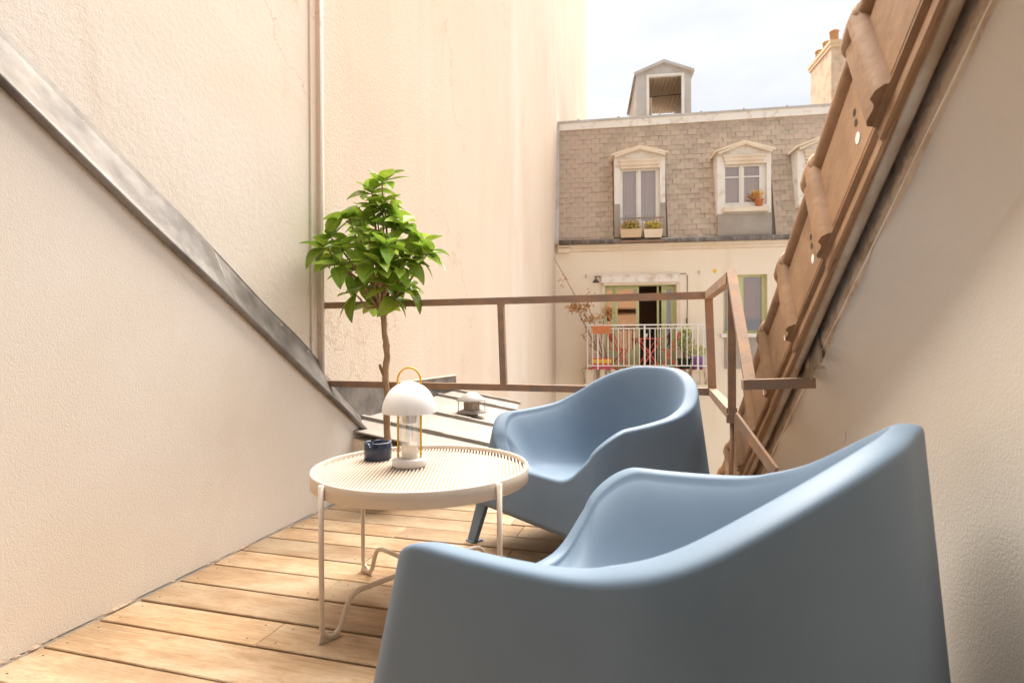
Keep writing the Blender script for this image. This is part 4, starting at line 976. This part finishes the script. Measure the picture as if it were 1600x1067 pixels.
for sx, sy in ((1,1),(1,-1),(-1,1),(-1,-1)):
    s = MB(); top_ = Vector((0,0,.26)); 
    px, py = (XFr-.035, AW-.045) if sx > 0 else (-.315, .255)
    sp = Vector((.03*sx, .035*sy, 0)); wv = Vector((0,.033,0)) if sx > 0 else Vector((.02,.024*sy,0)); tv = Vector((.011*sx,0,0)) if sx > 0 else Vector((-.008,.008*sy,0))
    a, b = Vector((-.02*sx,-.02*sy,.26)), sp
    s.hexa([b-wv*.75-tv, b+wv*.75-tv, b+wv*.75+tv, b-wv*.75+tv, a-wv*1.15-tv, a+wv*1.15-tv, a+wv*1.15+tv, a-wv*1.15+tv])
    s.box((sp.x-.022*(sx>0)-.018,sp.y-.026,0),(sp.x+.018,sp.y+.026,.007))
    LEGS.append((s.mesh('leg', M['blue']), (px*1.0, py*sy, 0)))
armchair('armchair', 'light blue plastic tub armchair standing against the rusty guard rail', (-.332, 2.485, 0), (-.60,-.80))
armchair('armchair', 'dark shaded blue plastic tub armchair with its back to the tile-edged stucco wall', (-.045, 1.085, 0), (-.91,.415))

# ------------------------------------------------------------------ coffee table
TC = Vector((-.845, 1.815, 0)); TR, TZ = .366, .473
tdir = math.atan2(.95, -.30)
tbl = thing('coffee_table', 'round cream metal coffee table with bent wire legs', 'table', TC, tdir-math.pi/2)
s = MB(); s.lathe([(TR-.004,TZ-.052),(TR,TZ-.050),(TR,TZ-.003),(TR-.002,TZ),(TR-.006,TZ),(TR-.008,TZ-.003),(TR-.008,TZ-.050),(TR-.004,TZ-.052)], n=96); s.build('rim', M['cream_metal'], tbl)
s = MB(); ps = .0122; k = -int(TR/ps)
zt = TZ-.014
while k*ps < TR:
    x = k*ps; l2 = (TR-.0075)**2-x*x
    if l2 > 0: l = math.sqrt(l2); s.hexa([(x-.0030,-l,zt-.012),(x+.0030,-l,zt-.012),(x+.0030,l,zt-.012),(x-.0030,l,zt-.012),(x-.0018,-l,zt),(x+.0018,-l,zt),(x+.0018,l,zt),(x-.0018,l,zt)])
    k += 1
tag(s.build('slats', M['cream_metal'], tbl), kind='stuff')
s = MB(); s.lathe([(0,zt-.013),(TR-.009,zt-.013),(TR-.009,zt-.016),(0,zt-.016)], n=64); s.build('tray_plate', M['cream_metal'], tbl)
LR = TR+.009
def leg_path(dx, dy):
    d = Vector((dx,dy,0)).normalized(); t = Vector((-d.x,-d.y,0)); foot = d*LR
    pts = [foot+Vector((0,0,TZ-.004)), foot+Vector((0,0,.25)), foot+Vector((0,0,.062))]
    c = foot+t*.035+Vector((0,0,.052))
    for a in range(190,345,18): pts.append(c+t*(.035*math.cos(R(a)))+Vector((0,0,.040*math.sin(R(a))+.0)))
    pts += [foot+t*.078+Vector((0,0,.070)), foot+t*.092+Vector((0,0,.100)), foot+t*.108+Vector((0,0,.113)), foot+t*.13+Vector((0,0,.119)), Vector((0,0,.122))]
    return pts
for dx, dy in ((-1,-1),(-1,1),(1,-1),(1,1)):
    s = MB(); s.tube(leg_path(dx,dy), .0082, 12); o = s.build('leg', M['cream_metal'], tbl)
    d = Vector((dx,dy,0)).normalized(); f = d*LR; n_ = Vector((-d.y,d.x,0))
    s = MB(); s.prism([f+d*.012-n_*.003, f-d*.064-n_*.003, f-d*.050-n_*.003+Vector((0,0,.016)), f+d*.001-n_*.003+Vector((0,0,.040))], n_*.006); s.build('foot_plate', M['cream_metal'], o)
    s = MB(); s.bar(d*(TR-.004)+Vector((0,0,TZ-.012)), d*(LR+.004)+Vector((0,0,TZ-.012)), .012, .008); s.bar(d*(TR-.004)+Vector((0,0,TZ-.039)), d*(LR+.002)+Vector((0,0,TZ-.039)), .010, .006); s.build('bracket', M['cream_metal'], o)

# ------------------------------------------------------------------ lantern lamp
LZ = zt
lp = at_axis(640, 727, 2, LZ); lamp = thing('lantern_lamp', 'portable lantern with white dome shade and yellow wire handle', 'lamp', lp, R(16))
s = MB(); s.lathe([(0,0),(.058,0),(.061,.003),(.061,.024),(.058,.028),(0,.028)], n=56); s.build('base', M['lamp_white'], lamp)
s = MB(); n = 28; k = 2*n; vs = []; ro_, ri_ = .0375, .0335
for z in (.028,.19):
    for j in range(k): a = math.pi*j/n; r_ = ro_-(0 if j % 2 else .0022); vs.append((r_*math.cos(a), r_*math.sin(a), z))
s.add(vs, [(j,(j+1) % k,k+(j+1) % k,k+j) for j in range(k)], True)
vs = []
for z in (.028,.19):
    for j in range(k): a = math.pi*j/n; vs.append((ri_*math.cos(a), ri_*math.sin(a), z))
s.add(vs, [(j,k+j,k+(j+1) % k,(j+1) % k) for j in range(k)], True)
for z in range(2):
    o_ = z*k; s.add([s.v[o_+j] for j in range(k)]+[s.v[2*k+o_+j] for j in range(k)], [(j,(j+1) % k,k+(j+1) % k,k+j) for j in range(k)], False)
s.build('fluted_glass', M['fluted'], lamp)
s = MB(); s.lathe([(0,.0285),(.028,.0285),(.028,.07),(.026,.074),(0,.074)], n=32); s.lathe([(0,.150),(.024,.150),(.026,.156),(.026,.188),(0,.188)], n=32); s.build('lamp_holder', M['lamp_white'], lamp)
SRr, SRh, sz = .0945, .108, .188
pr = [(SRr*math.cos(t), sz+SRh*math.sin(t)) for t in [R(90*i/20) for i in range(21)]]
pr = [(SRr-.003,sz+.001),(SRr,sz-.001)]+pr[:-1]+[(0.0005,sz+SRh)]
inn = [((SRr-.004)*math.cos(t), sz+.001+(SRh-.004)*math.sin(t)) for t in [R(90*i/14) for i in range(14,-1,-1)]]
s = MB(); s.lathe(inn+pr, n=64); s.build('dome_shade', M['lamp_white'], lamp)
s = MB(); hw_ = .0405; pts = [(-hw_,0,.012),(-hw_,0,.15),(-hw_,0,.297)]+[(-hw_*math.cos(R(a)),0,.297+.047*math.sin(R(a))) for a in range(10,180,12)]+[(hw_,0,.297),(hw_,0,.15),(hw_,0,.012)]
s.tube(pts, .0036, 10); s.build('wire_handle', M['yellow'], lamp)

# ------------------------------------------------------------------ ashtray
ap = at_axis(590.5, 717, 2, LZ); ash = thing('ashtray', 'dark navy glazed ceramic ashtray beside the lantern', 'ashtray', ap)
s = MB(); n = 72; prof = [(0,0),(.046,0),(.0505,.004),(.0505,.062),(.0485,.065),(.043,.065),(.041,.062),(.040,.022),(.037,.018),(0,.017)]
vs = []
for (r_, z) in prof:
    for j in range(n):
        a = 2*math.pi*j/n; zz = z
        if z > .06:
            for nc in (0.4, 2.5, 4.6):
                dd = abs((a-nc+math.pi) % (2*math.pi)-math.pi); zz -= .014*max(0, 1-(dd/.16)**2)
        vs.append((r_*math.cos(a), r_*math.sin(a), zz))
s.add(vs, [(i*n+j, i*n+(j+1) % n, (i+1)*n+(j+1) % n, (i+1)*n+j) for i in range(len(prof)-1) for j in range(n)], True); s.build('bowl', M['navy'], ash)
s = MB(); s.lathe([(.034,.0185),(.026,.022),(.012,.025),(0,.026)], n=20); s.build('ash', M['ash'], ash)

# ------------------------------------------------------------------ potted tree
TD = 3.13
tp = at_depth(607, 700, TD); tbase = Vector((tp.x, tp.y, 0))
tree = thing('potted_tree', 'small potted tree with glossy green leaves behind the coffee table', 'tree', tbase)
def tl(px, py, dd=0.0): return at_depth(px, py, TD+dd)-tbase
s = MB(); s.lathe([(0,.002),(.055,.002),(.060,.006),(.083,.20),(.089,.20),(.089,.222),(.081,.222),(.079,.19),(0,.19)], n=40); s.build('pot', M['pot'], tree)
s = MB(); s.lathe([(0,.205),(.05,.203),(.079,.196)], n=28); s.build('soil', M['soil'], tree)
s = MB()
trunk = [Vector((0,0,.17)), tl(607,696), tl(604.5,672), tl(604,645), tl(605,615), tl(602,593), tl(603,575), tl(605,556), tl(603,535), tl(600.5,517), tl(599.5,497), tl(598,478), tl(597,455,.01)]
fine = []; fr = []
for a, b in zip(trunk[:-1], trunk[1:]):
    for k in range(4): fine.append(a.lerp(b, k/4))
fine.append(trunk[-1])
N_ = len(fine)
for i, p in enumerate(fine):
    t_ = i/N_; r0 = .0185-.0035*t_
    fr.append(r0*(1+.16*noise.noise(p*26)+.10*(1 if i % 9 == 4 else 0))); fine[i] = p+Vector((noise.noise(p*14)*.004, noise.noise(p*14+Vector((9,0,0)))*.004, 0)) if i > 1 else p
s.tube(fine, fr, 12)
s.tube([tl(603.5,596), tl(599,584), tl(594.5,574), tl(593.5,569)], [.011,.010,.0085,.007], 9)
s.build('trunk', M['bark'], tree)
clusters = [(597,281,0,7),(581,300,.05,6),(600,316,-.05,7),(614,352,-.04,6),(642,364,.04,6),(662,380,.02,6),(670,394,-.05,6),(636,406,-.14,6),(624,420,-.18,6),(576,366,-.16,7),(545,340,.03,6),
            (514,368,.02,6),(508,386,-.08,5),(534,390,-.10,6),(526,412,-.12,6),(568,408,-.18,6),(572,424,-.05,6),(595,412,-.22,7),(608,446,-.19,6),(638,446,-.05,6),(553,458,-.10,6),(580,440,.12,6),
            (618,466,-.05,5),(602,384,-.20,7),(585,474,.05,4),(640,388,.14,6),(566,380,.16,6),(610,400,.2,6),(545,425,.14,6),(625,435,.18,6),(590,345,-.06,6),(556,352,.12,5),(584,326,-.04,6),(613,332,.03,5),(567,342,-.02,6),(628,350,-.08,6),(520,395,.06,5),(655,400,-.10,5)]
forks = [tl(598,478), tl(599,497), tl(600,462), tl(597,455,.01)]
cr = MB(); LV = []
def leaf_mesh(Lf, Wf, bend, fold):
    s = MB(); nn = 9; vs = []
    for i in range(nn+1):
        t_ = i/nn; w_ = Wf*(math.sin(math.pi*t_**.82)**.8)*(1 if t_ < .97 else .3)+(.002 if i == 0 else 0)
        z = -bend*t_*t_*Lf; x = Lf*t_*(1-.25*bend*t_)
        wav = .012*Lf*math.sin(t_*9)
        for q, f_ in ((-1,1),(-.5,.55),(-.06,.0),(.06,.0),(.5,.55),(1,1)):
            vs.append((x, w_*q, z+fold*abs(w_*q)*f_+wav*q*.6*f_))
    for i in range(nn):
        for j in range(5):
            s.mi = 1 if j == 2 else 0
            s.add([], []); s.f.append((i*6+j,i*6+j+1,(i+1)*6+j+1,(i+1)*6+j)); s.m.append(s.mi); s.sm.append(True)
    s.v = vs
    return s
LM = []
for k in range(9):
    LM.append(leaf_mesh(1.0, rnd.uniform(.235,.30), rnd.uniform(.05,.45), rnd.uniform(.15,.45)).mesh('leaf', [M['leaf'], M['leaf_rib']]))
cen = tl(590, 395)
for ci, (px, py, dd, nl) in enumerate(clusters):
    c = tl(px, py, dd); f = forks[ci % 4]
    out = (c-cen); out.z *= .7; out = out.normalized() if out.length > .05 else Vector((0,0,1))
    ax = (out*.65+Vector((0,0,.75))).normalized()
    mid = f.lerp(c, .5)+Vector((rnd.uniform(-.02,.02), rnd.uniform(-.02,.02), rnd.uniform(-.05,.0)))
    pts = [f, f.lerp(mid,.5)+Vector((rnd.uniform(-.006,.006),rnd.uniform(-.006,.006),0)), mid, mid.lerp(c,.55)+Vector((0,0,.008)), c-ax*.004]
    cr.tube(pts, [.0085,.0075,.0062,.005,.0032], 7)
    a0 = rnd.uniform(0,6.28)
    for k in range(nl+2):
        LV.append((c, ax, a0+k*2.4+rnd.uniform(-.3,.3), k/nl, py))
cr.build('branches', M['bark'], tree)
for (c, ax, az, t_, py) in LV:
    u = ax.orthogonal().normalized(); w_ = ax.cross(u); rad = u*math.cos(az)+w_*math.sin(az)
    tilt = rnd.uniform(-.25,.45)+.55*(1-t_)*0+ (.5 if t_ > .75 else 0)
    d = (rad*math.cos(tilt)+ax*math.sin(tilt)).normalized(); d.z += .12; d.normalize()
    up = Vector((0,0,1))*.8+ax*.6+Vector((rnd.gauss(0,.35),rnd.gauss(0,.35),0)); y_ = up.cross(d).normalized(); z_ = d.cross(y_)
    Lf = rnd.uniform(.110,.172)*(.82 if t_ > .75 else 1)
    rm = Matrix(((d.x,y_.x,z_.x),(d.y,y_.y,z_.y),(d.z,y_.z,z_.z)))
    o = link('leaf', rnd.choice(LM), tree, c-ax*.02*(1-t_)); o.rotation_mode = 'QUATERNION'; o.rotation_quaternion = rm.to_quaternion(); o.scale = (Lf,Lf*rnd.uniform(.9,1.1),Lf)

sc.render.engine = 'CYCLES'
